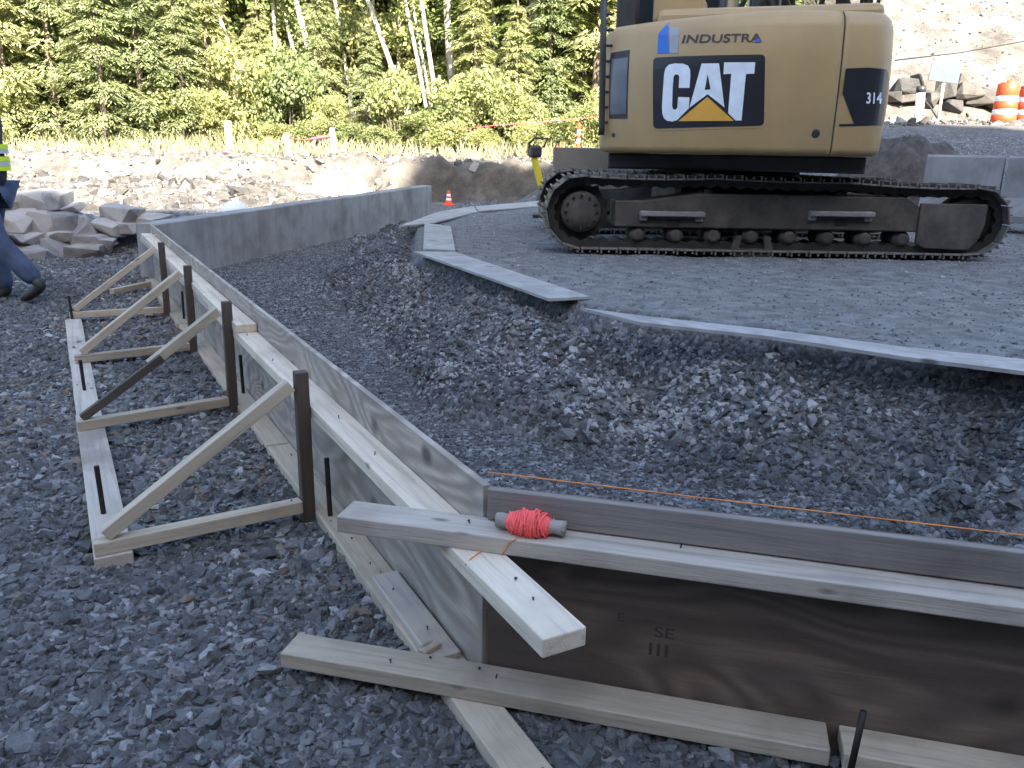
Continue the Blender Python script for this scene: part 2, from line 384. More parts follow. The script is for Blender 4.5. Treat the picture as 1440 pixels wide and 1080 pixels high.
def terrain(x, y, zones=False):
    x = np.asarray(x, float); y = np.asarray(y, float)
    z = .012*fbm(x*2.5, y*2.5, 3)+.02*fbm(x*.5, y*.5, 5)
    # pad and its slope
    sd = poly_sd(x, y, PAD)+.10*fbm(x*.9, y*.9, 9)*sstep(.1, .6, np.abs(poly_sd(x, y, PAD)))
    dd = np.clip(sd, 0, 3)
    s1 = side(x, y, (C0.x, C0.y), (C0.x+U1.x, C0.y+U1.y)); s2 = side(x, y, (C0.x, C0.y), (C0.x+U2.x, C0.y+U2.y))
    inpit = sstep(.015, -.015, s1)
    pit = inpit*sstep(-.015, .015, s2)*sstep(8.2, 5.6, y)
    fl_z = -.15*pit
    run = slope_run(x, y)
    t_ = np.clip(dd/run, 0, 1)
    prof = PADZ-.13*sstep(.0, .06, dd)-(PADZ-.13-fl_z)*(.82*t_+.18*t_*t_*(3-2*t_))
    amp = sstep(.04, .3, dd)*(1-sstep(.8, 1.05, t_))
    lump = (.05+.30*fbm(x*1.35, y*1.35, 21)+.19*fbm(x*3.1, y*3.1, 22)+.07*fbm(x*8, y*8, 24))*amp
    z = z+np.where(sd < 0, PADZ, np.maximum(prof+lump, fl_z))*np.where(sd < 0, 1, inpit)
    z = np.where(sd < -.1, z+.012*fbm(x*3, y*1.2, 31), z)
    # pad side of the near wall: gravel banked higher to the right
    # backfill behind the boulders and the concrete wall
    left = sstep(.05, .25, side(x, y, CW0, CW1))*(1-sstep(14.4, 15.4, y)*sstep(-5.6, -4.6, x))
    rb = side(x, y, RB0, RB1)
    zr = (.42*sstep(.15, .95, rb)+.12*fbm(x*.7, y*.7, 41)*sstep(1, 3, rb)+.10*fbm(x*2.3, y*2.3, 42)*sstep(1, 3, rb))*left
    z = np.maximum(z, np.where(rb > 0, zr, -9))
    # gravel heap in the trench
    gp = gz(735, 287, .0); z = np.maximum(z, (.75-np.hypot((x-1.25)/1.5, (y-18.6)/1.3)*.75)*(1+.2*fbm(x*2, y*2, 8)))
    # far bank
    yb = y+.9*fbm(x*.35, y*.1+3, 51)+.3*fbm(x*1.6, y*.6, 52)
    zb = .92*sstep(19.9, 21.4, yb)+.10*fbm(x*.8, y*.8, 53)*sstep(20, 22, y)
    zb = zb+np.clip(y-24, 0, 99)*.10+np.clip(y-31, 0, 99)*.30
    zb = zb+(.30*fbm(x*1.3, y*1.3, 54)+.12*fbm(x*4, y*4, 55))*sstep(18.8, 20, y)*sstep(24, 22, y)
    z = np.maximum(z, np.where(y > 18, zb, -9))
    # ramp, road and bare hillside on the right
    mr = sstep(.20, .40, x/np.maximum(y, 1))*sstep(10, 12, y)
    hs = np.clip(y-26.0-1.2*fbm(x*.2, y*.02, 61), 0, 99)
    zl = PADZ+1.55*sstep(12.2, 17.5, y)+.35*sstep(17, 26, y)+np.minimum(hs*1.05, .75)+np.clip(hs-1.6, 0, 99)*.62
    zl = zl+.16*fbm(x*.9, y*.9, 62)*sstep(25, 28, y)+.7*fbm(x*.16, y*.16, 63)*sstep(26, 32, y)
    z = z*(1-mr)+np.maximum(zl, z*0)*mr
    # wooded ridge behind the camera (it keeps the site in shade)
    ry = -y-6.5+1.5*fbm(x*.15, y*.15, 71)
    crest = np.interp(x, [-30, -8, .4, 2.4, 5.5, 7, 8.5, 10.2, 16, 20, 40], [12, 15, 17.6, 19.2, 19.9, 21.6, 23.8, 29, 29, 25.4, 25.2])+.5*fbm(x*.16, 0*x, 72)+1.1*fbm(x*.7, y*.3, 73)
    zz = crest*sstep(0, 12.5, ry)
    z = np.where(y < -5, np.maximum(z, zz), z)
    if not zones: return z
    pad = sstep(.05, -.1, sd)*(1-mr)
    tan = np.maximum(sstep(.9, 1.8, rb)*left, sstep(17.5, 20, y))
    tan = np.maximum(tan, mr*sstep(15.5, 18, y)); tan = np.maximum(tan, sstep(13.2, 15, y)*sstep(-1.9, -2.6, x))
    tan = np.clip(tan-.35*sstep(-2.6, -1.2, x)*sstep(5, 3, x)*sstep(22, 20, y), 0, 1)
    face = sstep(-3.2, -1.8, x)*sstep(4.5, 3, x)*sstep(19.2, 19.9, y)*sstep(21.9, 21.0, y+.5*fbm(x*1.2, y, 83))
    fl = np.maximum(sstep(24.5, 27.5, y+1.2*fbm(x*.5, y*.5, 81))*(1-mr), sstep(-7, -9, y))
    fl = np.maximum(fl, .8*face*(1-mr))
    return z, pad, tan, fl
def tz(x, y): return float(terrain(np.array([x]), np.array([y]))[0])

# ------------------------------------------------------------------ ground sheet
def spaced(lo, hi, core0, core1, d0, g):
    a = list(np.arange(core0, core1+1e-6, d0)); s = d0; x = core1
    while x < hi: s = s*g; x += s; a.append(x)
    s = d0; x = core0; b_ = []
    while x > lo: s = s*g; x -= s; b_.append(x)
    return np.array(b_[::-1]+a)
gx = spaced(-220, 220, -3.2, 3.4, .035, 1.03); gy_ = spaced(-120, 330, .9, 8.2, .035, 1.014)
X, Y = np.meshgrid(gx, gy_); Z, zp_, zt_, zf_ = terrain(X.ravel(), Y.ravel(), True)
nx, ny = len(gx), len(gy_)
V = np.stack([X.ravel(), Y.ravel(), Z], 1)
ii = (np.arange(ny-1)[:, None]*nx+np.arange(nx-1)[None, :]).ravel()
Fq = np.stack([ii, ii+1, ii+1+nx, ii+nx], 1)
def np_mesh(name, V, Fc):
    me = bpy.data.meshes.new(name); k = Fc.shape[1]
    me.vertices.add(len(V)); me.vertices.foreach_set('co', np.ascontiguousarray(V, np.float32).ravel())
    me.loops.add(Fc.size); me.loops.foreach_set('vertex_index', np.ascontiguousarray(Fc, np.int32).ravel())
    me.polygons.add(len(Fc)); me.polygons.foreach_set('loop_start', np.arange(0, Fc.size, k, dtype=np.int32))
    me.update(calc_edges=True); me.validate(); return me
me = np_mesh('ground', V, Fq)
ca = me.attributes.new('zone', 'FLOAT_COLOR', 'POINT')
ca.data.foreach_set('color', np.stack([zp_, zt_, zf_, np.ones_like(zp_)], 1).astype(np.float32).ravel())
me.polygons.foreach_set('use_smooth', [True]*len(me.polygons))
tag(link('ground', me, M['ground']), kind='structure')

# ------------------------------------------------------------------ loose stone (instanced crushed rock)
def stone_group(seed, mat, flat):
    g = bpy.data.node_groups.new('stones', 'GeometryNodeTree')
    g.interface.new_socket('Geometry', in_out='INPUT', socket_type='NodeSocketGeometry')
    g.interface.new_socket('Geometry', in_out='OUTPUT', socket_type='NodeSocketGeometry')
    N = g.nodes.new; L = g.links.new
    gi, go = N('NodeGroupInput'), N('NodeGroupOutput'); jn = N('GeometryNodeJoinGeometry')
    for k in range(7):
        pt = N('GeometryNodePoints'); pt.inputs['Count'].default_value = 17
        rv = N('FunctionNodeRandomValue'); rv.data_type = 'FLOAT_VECTOR'
        rv.inputs[0].default_value = (-.6, -.5, -.5*flat); rv.inputs[1].default_value = (.6, .5, .5*flat)
        rv.inputs['Seed'].default_value = seed*31+k; L(rv.outputs[0], pt.inputs['Position'])
        ch = N('GeometryNodeConvexHull'); L(pt.outputs[0], ch.inputs[0])
        sm = N('GeometryNodeSetMaterial'); sm.inputs['Material'].default_value = mat; L(ch.outputs[0], sm.inputs[0])
        gt = N('GeometryNodeGeometryToInstance'); L(sm.outputs[0], gt.inputs[0]); L(gt.outputs[0], jn.inputs[0])
    ip = N('GeometryNodeInstanceOnPoints'); L(gi.outputs[0], ip.inputs['Points']); L(jn.outputs[0], ip.inputs['Instance'])
    ip.inputs['Pick Instance'].default_value = True
    def attr(nm, dt):
        a = N('GeometryNodeInputNamedAttribute'); a.data_type = dt; a.inputs['Name'].default_value = nm; return a.outputs['Attribute']
    L(attr('pick', 'INT'), ip.inputs['Instance Index']); L(attr('scl', 'FLOAT_VECTOR'), ip.inputs['Scale'])
    e2r = N('FunctionNodeEulerToRotation'); L(attr('rot', 'FLOAT_VECTOR'), e2r.inputs[0]); L(e2r.outputs[0], ip.inputs['Rotation'])
    L(ip.outputs[0], go.inputs[0]); return g
def scatter(name, P, size, mat, label, cat, seed, flat=.9, sink=.18, tilt=.6, tone=None):
    n = len(P); me = bpy.data.meshes.new(name); me.vertices.add(n)
    P = P.copy(); P[:, 2] += size*(.22-sink)
    me.vertices.foreach_set('co', P.astype(np.float32).ravel())
    rot = np.stack([rng.normal(0, tilt, n), rng.normal(0, tilt, n), rng.uniform(0, 6.28, n)], 1)
    scl = size[:, None]*rng.uniform(.75, 1.25, (n, 3))
    for nm, dt, arr, key in (('rot', 'FLOAT_VECTOR', rot, 'vector'), ('scl', 'FLOAT_VECTOR', scl, 'vector'), ('pick', 'INT', rng.integers(0, 7, n), 'value'), ('tone', 'FLOAT', rng.uniform(0, 1, n) if tone is None else tone, 'value')):
        a = me.attributes.new(nm, dt, 'POINT'); a.data.foreach_set(key, np.ascontiguousarray(arr, np.int32 if dt == 'INT' else np.float32).ravel())
    o = bpy.data.objects.new(name, me); COL.objects.link(o); me.materials.append(mat)
    md = o.modifiers.new('stones', 'NODES'); md.node_group = stone_group(seed, mat, flat)
    return tag(o, label, cat, kind='stuff')
def sample(n, x0, x1, y0, y1, ypow=1.0):
    x = rng.uniform(x0, x1, n); u = rng.uniform(0, 1, n); y = y0+(y1-y0)*u**ypow; return x, y
def in_view(x, y, m=.06):
    return (np.abs(x) < y*(.62+m)+.6)
# outside the form
x, y = sample(230000, -7.5, 1.5, .75, 9.5, 1.9)
sd1 = side(x, y, (C0.x, C0.y), (C0.x+U1.x, C0.y+U1.y)); sd2 = side(x, y, (C0.x, C0.y), (C0.x+U2.x, C0.y+U2.y))
keep = in_view(x, y) & ((sd1 > .01) | (sd2 < -.01)) & (poly_sd(x, y, PAD) > .05) & (side(x, y, RB0, RB1) < .3)
keep &= (fbm(x*1.1, y*1.1, 91) > -.42+.0*x) | (rng.uniform(0, 1, len(x)) < .35)
x, y = x[keep], y[keep]; sz = np.exp(rng.normal(math.log(.0125), .52, len(x)))*(1+.07*y)
sz = np.clip(sz, .006, .052)
scatter('gravel', np.stack([x, y, terrain(x, y)], 1), sz, M['stone'], 'loose crushed dark gravel outside the timber forms', 'gravel', 1, tone=np.clip(.16+.84*rng.uniform(0, 1, len(x))*(.95+.6*fbm(x*1.3, y*1.3, 95)), 0, 1))
# pit floor: small, slope: coarse
x, y = sample(220000, -3.4, 4.4, 1.3, 12, 1.5)
sdp = poly_sd(x, y, PAD); s1 = side(x, y, (C0.x, C0.y), (C0.x+U1.x, C0.y+U1.y)); s2 = side(x, y, (C0.x, C0.y), (C0.x+U2.x, C0.y+U2.y))
keep = in_view(x, y) & (s1 < -.02) & (s2 > .02) & (sdp > .04) & (side(x, y, CW0, CW1) < -.05)
x, y, sdp = x[keep], y[keep], sdp[keep]
coarse = (1-sstep(.92, 1.12, sdp/slope_run(x, y)))*(.5+.5*sstep(-.2, .2, fbm(x*1.1, y*1.1, 18)))*(.6+.4*sstep(-.6, 1.2, x))
sz = np.clip(np.exp(rng.normal(0, .35, len(x)))*(.0085+.0175*coarse), .005, .065)
tone = np.clip(rng.uniform(0, 1, len(x))*(.48+.62*coarse)*(.95+1.7*fbm(x*1.2+5, y*1.2, 96))*(1-.3*sstep(1.3, 2.4, x)), 0, .97)
scatter('gravel', np.stack([x, y, terrain(x, y)], 1), sz, M['stone'], 'coarse broken gravel sloping down inside the timber forms', 'gravel', 2, tone=tone)
# pad: sparse
x, y = sample(26000, -1.3, 9, 3.2, 16, 1.3); keep = in_view(x, y) & (poly_sd(x, y, PAD) < -.06); x, y = x[keep], y[keep]
scatter('gravel', np.stack([x, y, terrain(x, y)], 1), np.clip(np.exp(rng.normal(math.log(.013), .40, len(x))), .006, .04), M['stone'], 'fine compacted gravel on the pad under the excavator', 'gravel', 3, sink=.25, tone=rng.uniform(.45, .96, len(x)))
# site rubble on the bank, backfill and hillside
x, y = sample(60000, -20, 22, 9.2, 46, 1.4); z, pz, tn, fz = terrain(x, y, True)
keep = (tn > .35) & (fz < .35) & in_view(x, y, .1) & (side(x, y, RB0, RB1) > .8) & ~((y < 19.7) & (y > 14) & (x > -5) & (x < 5)) & ~((y > 19.5) & (y < 21.3) & (x > -3) & (rng.uniform(0, 1, len(x)) < .55)); x, y, z = x[keep], y[keep], z[keep]
scatter('rubble', np.stack([x, y, z], 1), np.clip(np.exp(rng.normal(math.log(.042), .6, len(x)))*(1+.02*y)*np.where((x > 5) & (y > 24), .55, 1), .02, .26), M['stone_tan'], 'pale rubble strewn over the sunlit bank and hillside', 'rubble', 4, flat=.8, sink=.2)

# ------------------------------------------------------------------ formwork, long braced wall
def nails(parent, pts, bent=True):
    for p in pts:
        p = Vector(p); h = random.uniform(.003, .009); d = Vector((random.uniform(-.5, .5), random.uniform(-.5, .5), 1)).normalized()
        V, Fc = tube_vf([p-d*.004, p+d*h, p+d*(h+.001)], [.0016, .0016, .0036], 6); py_obj('nail', V, Fc, M['nail'], parent)
F1 = tag(empty('formwork_wall', w1(0, 0, 0)), 'long plywood form wall with four triangular timber braces along its outer side', 'formwork')
for a, b_ in ((-.006, 2.40), (2.403, 4.84), (4.843, LEN1)):
    beam('plywood_panel', w1(a, 0, WALL_T/2-.03), w1(b_, 0, WALL_T/2-.03), .018, WALL_T+.06, M['ply'], F1, bev=.0015)
WO = .0105+.0445
lo = beam('waler', w1(-.42, WO, .381), w1(3.05, WO, .381), .089, .038, M['lumber'], F1, wob=.003)
sH = (gz(345, 462, .42)-w1(0, 0, .42)).xy.dot(U1)
hi = beam('waler', w1(sH, WO+.002, .4195), w1(LEN1-.1, WO, .4195), .089, .038, M['lumber'], F1, wob=.003)
beam('waler', w1(3.07, WO, .381), w1(LEN1+.05, WO, .381), .089, .038, M['lumber_grey'], F1, wob=.003)
beam('base_plate', w1(-.62, WO+.004, .019), w1(1.75, WO+.002, .019), .092, .038, M['lumber_mid'], F1, wob=.004)
beam('base_plate', w1(1.76, WO+.004, .019), w1(4.4, WO+.002, .019), .092, .038, M['lumber_mid'], F1, wob=.004)
beam('base_plate', w1(4.42, WO+.008, .02), w1(6.62, WO+.002, .02), .092, .038, M['lumber_mid'], F1, wob=.004)
beam('scab_board', w1(.08, WO+.004, .048), w1(.52, WO-.002, .048), .075, .019, M['lumber_grey'], F1, wob=.004)
box('wood_chip', w1(.12, WO+.03, .064), (.055, .03, .012), M['lumber_mid'], F1, .002, .9)
def at_z(x, y, z): return gz(x, y, z)
FR = [((413, 527), (432, 733), (137, 770), (423, 692), .507), ((316, 427), (332, 580), (112, 598), (325, 552), .516),
      ((262, 375), (278, 500), (108, 505), (265, 478), .525), ((226, 342), (236, 447), (100, 443), (228, 425), .53)]
OUT = []
for i, (t, bs, so, si, zt) in enumerate(FR):
    bp = gz(*bs, 0); s = (bp.xy-C0).dot(U1)
    st = w1(s, .1215, 0); top = st+Vector((0, 0, zt+.01)); top.xy += N1*.008*random.uniform(-1, 1)
    beam('stake', st+Vector((0, 0, -.08)), top, .04, .042, M['lumber_dark'], F1, up=N1.to_3d(), bev=.003)
    o = gz(*so, .06); n = gz(*si, .09)
    dr = (o.xy-st.xy).normalized().to_3d(); side_ = Vector((-dr.y, dr.x, 0))
    L = (o.xy-st.xy).length
    p_in = st+dr*.022+Vector((0, 0, .062)); p_out = st+dr*(L+.01)+Vector((0, 0, .0605))
    lat = side_*(.0 if i else 0)
    beam('strut', p_out, p_in, .045, .042, M['lumber_mid'], F1)
    d0 = st+dr*(L-.035)+Vector((0, 0, .103))+U1.to_3d()*.004; d1 = st+dr*.035+Vector((0, 0, zt-.03))+U1.to_3d()*.004
    if i == 1:
        dm = d0.lerp(d1, .52)
        beam('diagonal_brace', dm-(d1-d0)*.06, d1, .042, .040, M['lumber_mid'], F1)
        beam('diagonal_brace', d0-(d1-d0)*.04+Vector((0, 0, .0)), dm+(d1-d0)*.03-U1.to_3d()*.036, .030, .034, M['lumber_dark'], F1)
    else:
        beam('diagonal_brace', d0-(d1-d0)*.02, d1, .042, .040, M['lumber_mid'], F1)
    OUT.append((p_out, dr))
    nails(F1, [p_in+dr*.03+Vector((0, 0, .021)), p_out-dr*.04+Vector((0, 0, .021))])
beam('strut', gz(157, 410, .06), gz(210, 399, .06), .045, .042, M['lumber_mid'], F1)
obA, obB = gz(159, 781, .04), gz(103, 452, .04); ud = (obB-obA).normalized()
mid = obA.lerp(obB, .40)
beam('ledger_board', obA-Vector((0, 0, .0195)), mid-Vector((0, 0, .0195)), .105, .038, M['lumber_grey'], F1, wob=.004)
beam('ledger_board', mid+ud*.004-Vector((0, 0, .0205)), obB+ud*.1-Vector((0, 0, .0205)), .10, .038, M['lumber_grey'], F1, wob=.004)
beam('spacer_block', obA+Vector((.0, .0, -.062))+ud*.02, obA+ud*.16-Vector((0, 0, .062)), .1, .044, M['lumber_dark'], F1)
nails(F1, [w1(s, WO+random.uniform(-.03, .03), .401) for s in (-.3, -.22, .55, .9, 1.3, 1.7, 2.2)] + [w1(s, WO+random.uniform(-.03, .03), .039) for s in (-.33, .62, .8, .95, 1.2, 1.6, 2.1)] + [w1(.2, WO, .058), w1(.42, WO+.01, .058)])
# loose board at the far end of the wall
tag(beam('scrap_board', gz(160, 331, .1), gz(208, 322, .14), .07, .035, M['lumber'], None), 'short scrap board lying across stones at the far end of the long form', 'board')

# ------------------------------------------------------------------ formwork, dark near wall
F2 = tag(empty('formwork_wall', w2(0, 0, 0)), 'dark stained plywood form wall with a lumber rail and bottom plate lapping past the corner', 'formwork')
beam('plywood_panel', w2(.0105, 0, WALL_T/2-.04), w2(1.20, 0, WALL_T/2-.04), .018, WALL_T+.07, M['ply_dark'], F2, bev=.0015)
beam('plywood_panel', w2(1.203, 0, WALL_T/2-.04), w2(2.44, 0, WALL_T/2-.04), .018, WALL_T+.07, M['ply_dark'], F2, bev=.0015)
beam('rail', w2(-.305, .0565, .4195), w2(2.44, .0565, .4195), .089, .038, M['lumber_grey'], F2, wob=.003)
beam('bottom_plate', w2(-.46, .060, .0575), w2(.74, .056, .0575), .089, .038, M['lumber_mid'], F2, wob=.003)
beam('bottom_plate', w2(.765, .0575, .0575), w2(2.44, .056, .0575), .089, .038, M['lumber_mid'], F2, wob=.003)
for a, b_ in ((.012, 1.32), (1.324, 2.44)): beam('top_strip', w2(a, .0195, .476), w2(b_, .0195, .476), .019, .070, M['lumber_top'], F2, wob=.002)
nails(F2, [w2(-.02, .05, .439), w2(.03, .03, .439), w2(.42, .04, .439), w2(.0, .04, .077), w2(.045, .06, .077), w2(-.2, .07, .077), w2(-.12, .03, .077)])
# faint stamped marks on the dark panel
def ink(name, txt, px0, px1, h, mat, parent, mapf):
    cu = bpy.data.curves.new(name, 'FONT'); cu.body = txt; cu.offset = h; to = bpy.data.objects.new(name, cu); COL.objects.link(to)
    dg = bpy.context.evaluated_depsgraph_get(); me = bpy.data.meshes.new_from_object(to.evaluated_get(dg))
    bpy.data.objects.remove(to); bpy.data.curves.remove(cu)
    co = np.array([v.co[:] for v in me.vertices]); lo_, hi_ = co.min(0), co.max(0)
    for v in me.vertices:
        u = (v.co.x-lo_[0])/(hi_[0]-lo_[0]); t = (v.co.y-lo_[1])/(hi_[1]-lo_[1]); v.co = mapf(u, t)
    me.materials.clear(); me.name = name
    return link(name, me, mat, parent)
M['stamp'] = plain('faded_stamp_ink', (.040, .032, .028), .8)
for txt, s0, s1, z0, z1 in (('3', .055, .075, .245, .275), ('E', .30, .315, .235, .255), ('SE', .38, .42, .21, .235), ('III', .37, .41, .165, .195)):
    ink('stamp_print', txt, None, None, 0, M['stamp'], F2, lambda u, t: w2(s0+(s1-s0)*u, .0098, z0+(z1-z0)*t))
def pin(px_top, px_base, zb, hgt, label):
    p = gz(*px_base, zb)
    L = hgt; V, Fc = tube_vf([p+Vector((0, 0, -.25)), p+Vector((random.uniform(-.008, .008), random.uniform(-.008, .008), L))], .0085, 8)
    return tag(py_obj('form_pin', [q-p for q in V], Fc, M['rebar'], None, mw=Matrix.Translation(p)), label, 'steel pin', 'steel pins driven beside the formwork')
pin(None, (148, 721), .04, .165, 'rusty steel pin standing in the outer board by the endmost brace')
pin(None, (120, 548), .04, .15, 'rusty steel pin beside the brace with the dark spliced diagonal')
pin(None, (103, 448), .04, .16, 'rusty steel pin at the brace beside the boulder wall')
pin(None, (466, 724), .04, .20, 'tall rusty steel pin through the base plate by the lapped rail end')
pin(None, (343, 552), .04, .19, 'rusty steel pin against the long wall between two dark stakes')
pin(None, (258, 448), .04, .19, 'rusty steel pin half hidden behind a dark stake by the long wall')
tag(tube('form_pin', [gz(1196, 1084, .09), gz(1196, 1084, .09)+Vector((.015, .015, .12))], .0065, M['rebar']), 'steel pin leaning against the dark plywood of the near form', 'steel pin', 'steel pins driven beside the formwork')

# mason line and its stick
a, b_ = gz(686, 664, .522), gz(1440, 750, .522); b2 = a+(b_-a)*2.0
tag(tube('mason_line', [a, a.lerp(b2, .25)-Vector((0, 0, .003)), a.lerp(b2, .5)-Vector((0, 0, .004)), b2], .0016, M['string_orange'], n=6), 'thin orange mason line stretched along the top of the near form', 'string')
def rw2(px, py, off):      # a point on the vertical plane parallel to the near wall
    d = ray(px, py); n = N2.to_3d(); o_ = w2(0, off, 0); return CPOS+d*((o_-CPOS).dot(n)/d.dot(n))
pc = rw2(747, 717, .062); pc.z = .4595; ax = Vector((U2.x, U2.y, 0)); Lr = .073
sp = tag(empty('string_reel', pc-Vector((0, 0, .018))), 'short grey stick wound with bright pink string lying on the rail', 'string reel')
prof = []
for k in range(13):
    t = -Lr+2*Lr*k/12; prof.append(pc+ax*t+Vector((0, 0, .0008*math.sin(k*2))))
V, Fc = tube_vf(prof, [.0155+.0012*math.sin(k*1.7) for k in range(13)], 14); py_obj('stick', V, Fc, M['dowel'], sp, True)
path = []
for k in range(1100):
    t = k/1099; ang = t*52*2*math.pi; s_ = .036*math.sin(t*23+.5*math.sin(t*61))*(.8+.2*math.sin(t*97))+.009*math.sin(ang+t*31)-.004
    r_ = .0165+.017*t*(1-.6*min(1, abs(s_)/.045))+.0022*math.sin(t*333)
    u_ = Vector((-ax.y, ax.x, 0)); path.append(pc+ax*s_+u_*r_*math.cos(ang)+Vector((0, 0, 1))*r_*math.sin(ang))
core = [pc+ax*(-.046+.092*k/10)-ax*.004 for k in range(11)]; cv, cf = tube_vf(core, [.016+.0125*math.sin(math.pi*k/10)**.8+.0012*math.sin(k*2.3) for k in range(11)], 12); py_obj('string_core', cv, cf, M['string_pink'], sp, True)
V, Fc = tube_vf(path, .0020, 4); py_obj('string_winding', V, Fc, M['string_pink'], sp)
def hang(pts, mat): return tube('loose_end', pts, .0014, mat, sp, 6)
p0 = pc+ax*-.005+N2.to_3d()*.02-Vector((0, 0, .008))
e1 = rw2(716, 752, .1035)
hang([p0, gz(738, 738, .4408), gz(727, 745, .4406), w2((e1.xy-C0).dot(U2)+.012, .1005, .4405), w2((e1.xy-C0).dot(U2), .1040, .432), w2((e1.xy-C0).dot(U2)-.012, .1045, .406), gz(700, 764, .4022), gz(688, 770, .4018), gz(672, 778, .4018), gz(662, 786, .4018), gz(655, 793, .398), gz(654, 806, .365)], M['string_orange'])
hang([p0+ax*.01, gz(747, 738, .442), gz(742, 743, .4412), gz(739, 747, .4408)], M['string_pink'])
hang([pc+ax*.04+Vector((0, 0, .008)), gz(792, 715, .45), gz(800, 722, .442)], M['string_orange'])

# ------------------------------------------------------------------ concrete wall and edge boards
n_ = 14; Vv = []; th = Vector((-(CW1-CW0).y, (CW1-CW0).x)).normalized()*.2
for k in range(n_+1):
    t = k/n_; p = CW0.lerp(CW1, t); top = .51+.09*t+.004*random.uniform(-1, 1)
    for q, z in ((p, -.3), (p, top-.012), (p+th*.06, top), (p+th, top), (p+th, -.3)): Vv.append((q.x, q.y, z))
Fv = [(k*5+i, k*5+(i+1) % 5, (k+1)*5+(i+1) % 5, (k+1)*5+i) for k in range(n_) for i in range(5)]+[(4, 3, 2, 1, 0), tuple(n_*5+i for i in range(5))]
cwo = py_obj('concrete_wall', [(v[0]-CW0.x, v[1]-CW0.y, v[2]) for v in Vv], Fv, M['concrete'], None, mw=Matrix.Translation((CW0.x, CW0.y, 0)))
tag(cwo, 'low stained grey concrete wall meeting the far end of the long form', 'wall')
tag(prism('edge_board', [gz(*p, PADZ+.03).xy.to_3d() for p in ((581, 352), (640, 353), (830, 415), (772, 418), (721, 400))], PADZ+.004, PADZ+.022, M['ply_board']), 'wide grey plywood strip between the short cross strip and the long thin one', 'board')
tag(prism('edge_board', [gz(*p, PADZ+.03).xy.to_3d() for p in ((597, 313), (634, 318), (640, 351), (595, 349.5))], PADZ+.010, PADZ+.028, M['ply_board']), 'short grey plywood strip joining the long edge boards on the pad', 'board')
tag(prism('edge_board', [gz(*p, PADZ+.03).xy.to_3d() for p in ((561, 317), (608, 312.5), (672, 297), (666, 289), (616, 297))], PADZ+.006, PADZ+.024, M['ply_board']), 'pale tapered plywood strip beside the end of the concrete wall', 'board')
tag(prism('edge_board', [gz(*p, PADZ+.03).xy.to_3d() for p in ((673, 296), (757, 289), (800, 288), (800, 283), (757, 282), (668, 289.5))], PADZ+.006, PADZ+.024, M['ply_board']), 'pale thin plywood strip curving towards the yellow tool', 'board')
tag(prism('edge_board', [gz(*p, PADZ+.03).xy.to_3d() for p in ((817, 431), (900, 442), (1087, 462), (1275, 486), (1440, 503), (1600, 523), (1600, 544), (1440, 520), (1275, 500), (1087, 471.5), (900, 451.5))], PADZ+.006, PADZ+.024, M['ply_board']), 'long thin plywood strip edging the pad above the coarse gravel slope', 'board')

# ------------------------------------------------------------------ excavator
SWX, SWY = 2.27, 8.8; YAW = rad(17)
EX = tag(empty('excavator', (SWX, SWY, PADZ)), 'tan tracked excavator seen from behind on the gravel pad', 'excavator')
# plan outline of the upper body in its own frame, arc length a measured from the rear centre
def outline():
    pts = []
    R_ = 2.3; w_ = 1.0
    for k in range(41): xx = -w_+2*w_*k/40; pts.append((xx, -1.68+xx*xx/(2*R_)))
    yk = pts[-1][1]; sl = w_/R_
    # rounded corner to the side
    cor = []
    p0 = Vector(pts[-1]); t0 = Vector((1, sl)).normalized(); p3 = Vector((1.215, yk+.42)); t3 = Vector((.06, 1)).normalized()
    for k in range(1, 13):
        t = k/12; h0, h1 = p0+t0*.20, p3-t3*.26
        q = p0*(1-t)**3+h0*3*t*(1-t)**2+h1*3*t*t*(1-t)+p3*t**3; cor.append((q.x, q.y))
    sidep = [(1.215+.02*k/8, yk+.42+1.9*k/8) for k in range(1, 9)]
    right = cor+sidep; left = [(-x, y) for x, y in right][::-1]
    return np.array(left+pts+right)
OL = outline(); seg = np.hypot(*np.diff(OL, axis=0).T); AL = np.concatenate([[0], np.cumsum(seg)])
AL = AL-np.interp(0, OL[:, 0], AL) if False else AL-AL[len(AL)//2]
TG = np.gradient(OL, AL, axis=0); TG /= np.linalg.norm(TG, axis=1)[:, None]; NO = np.stack([TG[:, 1], -TG[:, 0]], 1)
cy, sy_ = math.cos(-YAW), math.sin(-YAW)
def hw(lx, ly, z): return Vector((SWX+cy*lx-sy_*ly, SWY+sy_*lx+cy*ly, z))
BZ0, BZ1 = 1.205, 2.33
PROF = [(-.30, BZ0-.005), (-.06, BZ0), (-.012, BZ0+.02), (.0, BZ0+.06), (.012, BZ0+.45), (.010, BZ1-.40), (-.008, BZ1-.13), (-.03, BZ1-.06), (-.075, BZ1-.015), (-.15, BZ1), (-.42, BZ1+.015)]
def topk(a): return 1-.055*min(1, max(0, (.3-a)/1.5))
def surf(a, z, off=0):
    o_ = np.interp(z, [p[1] for p in PROF], [p[0] for p in PROF]) if z < BZ1 else -.15
    x_ = np.interp(a, AL, OL[:, 0]); y_ = np.interp(a, AL, OL[:, 1]); nx_ = np.interp(a, AL, NO[:, 0]); ny_ = np.interp(a, AL, NO[:, 1])
    return hw(x_+nx_*(o_+off), y_+ny_*(o_+off), BZ0+(z-BZ0)*topk(a))
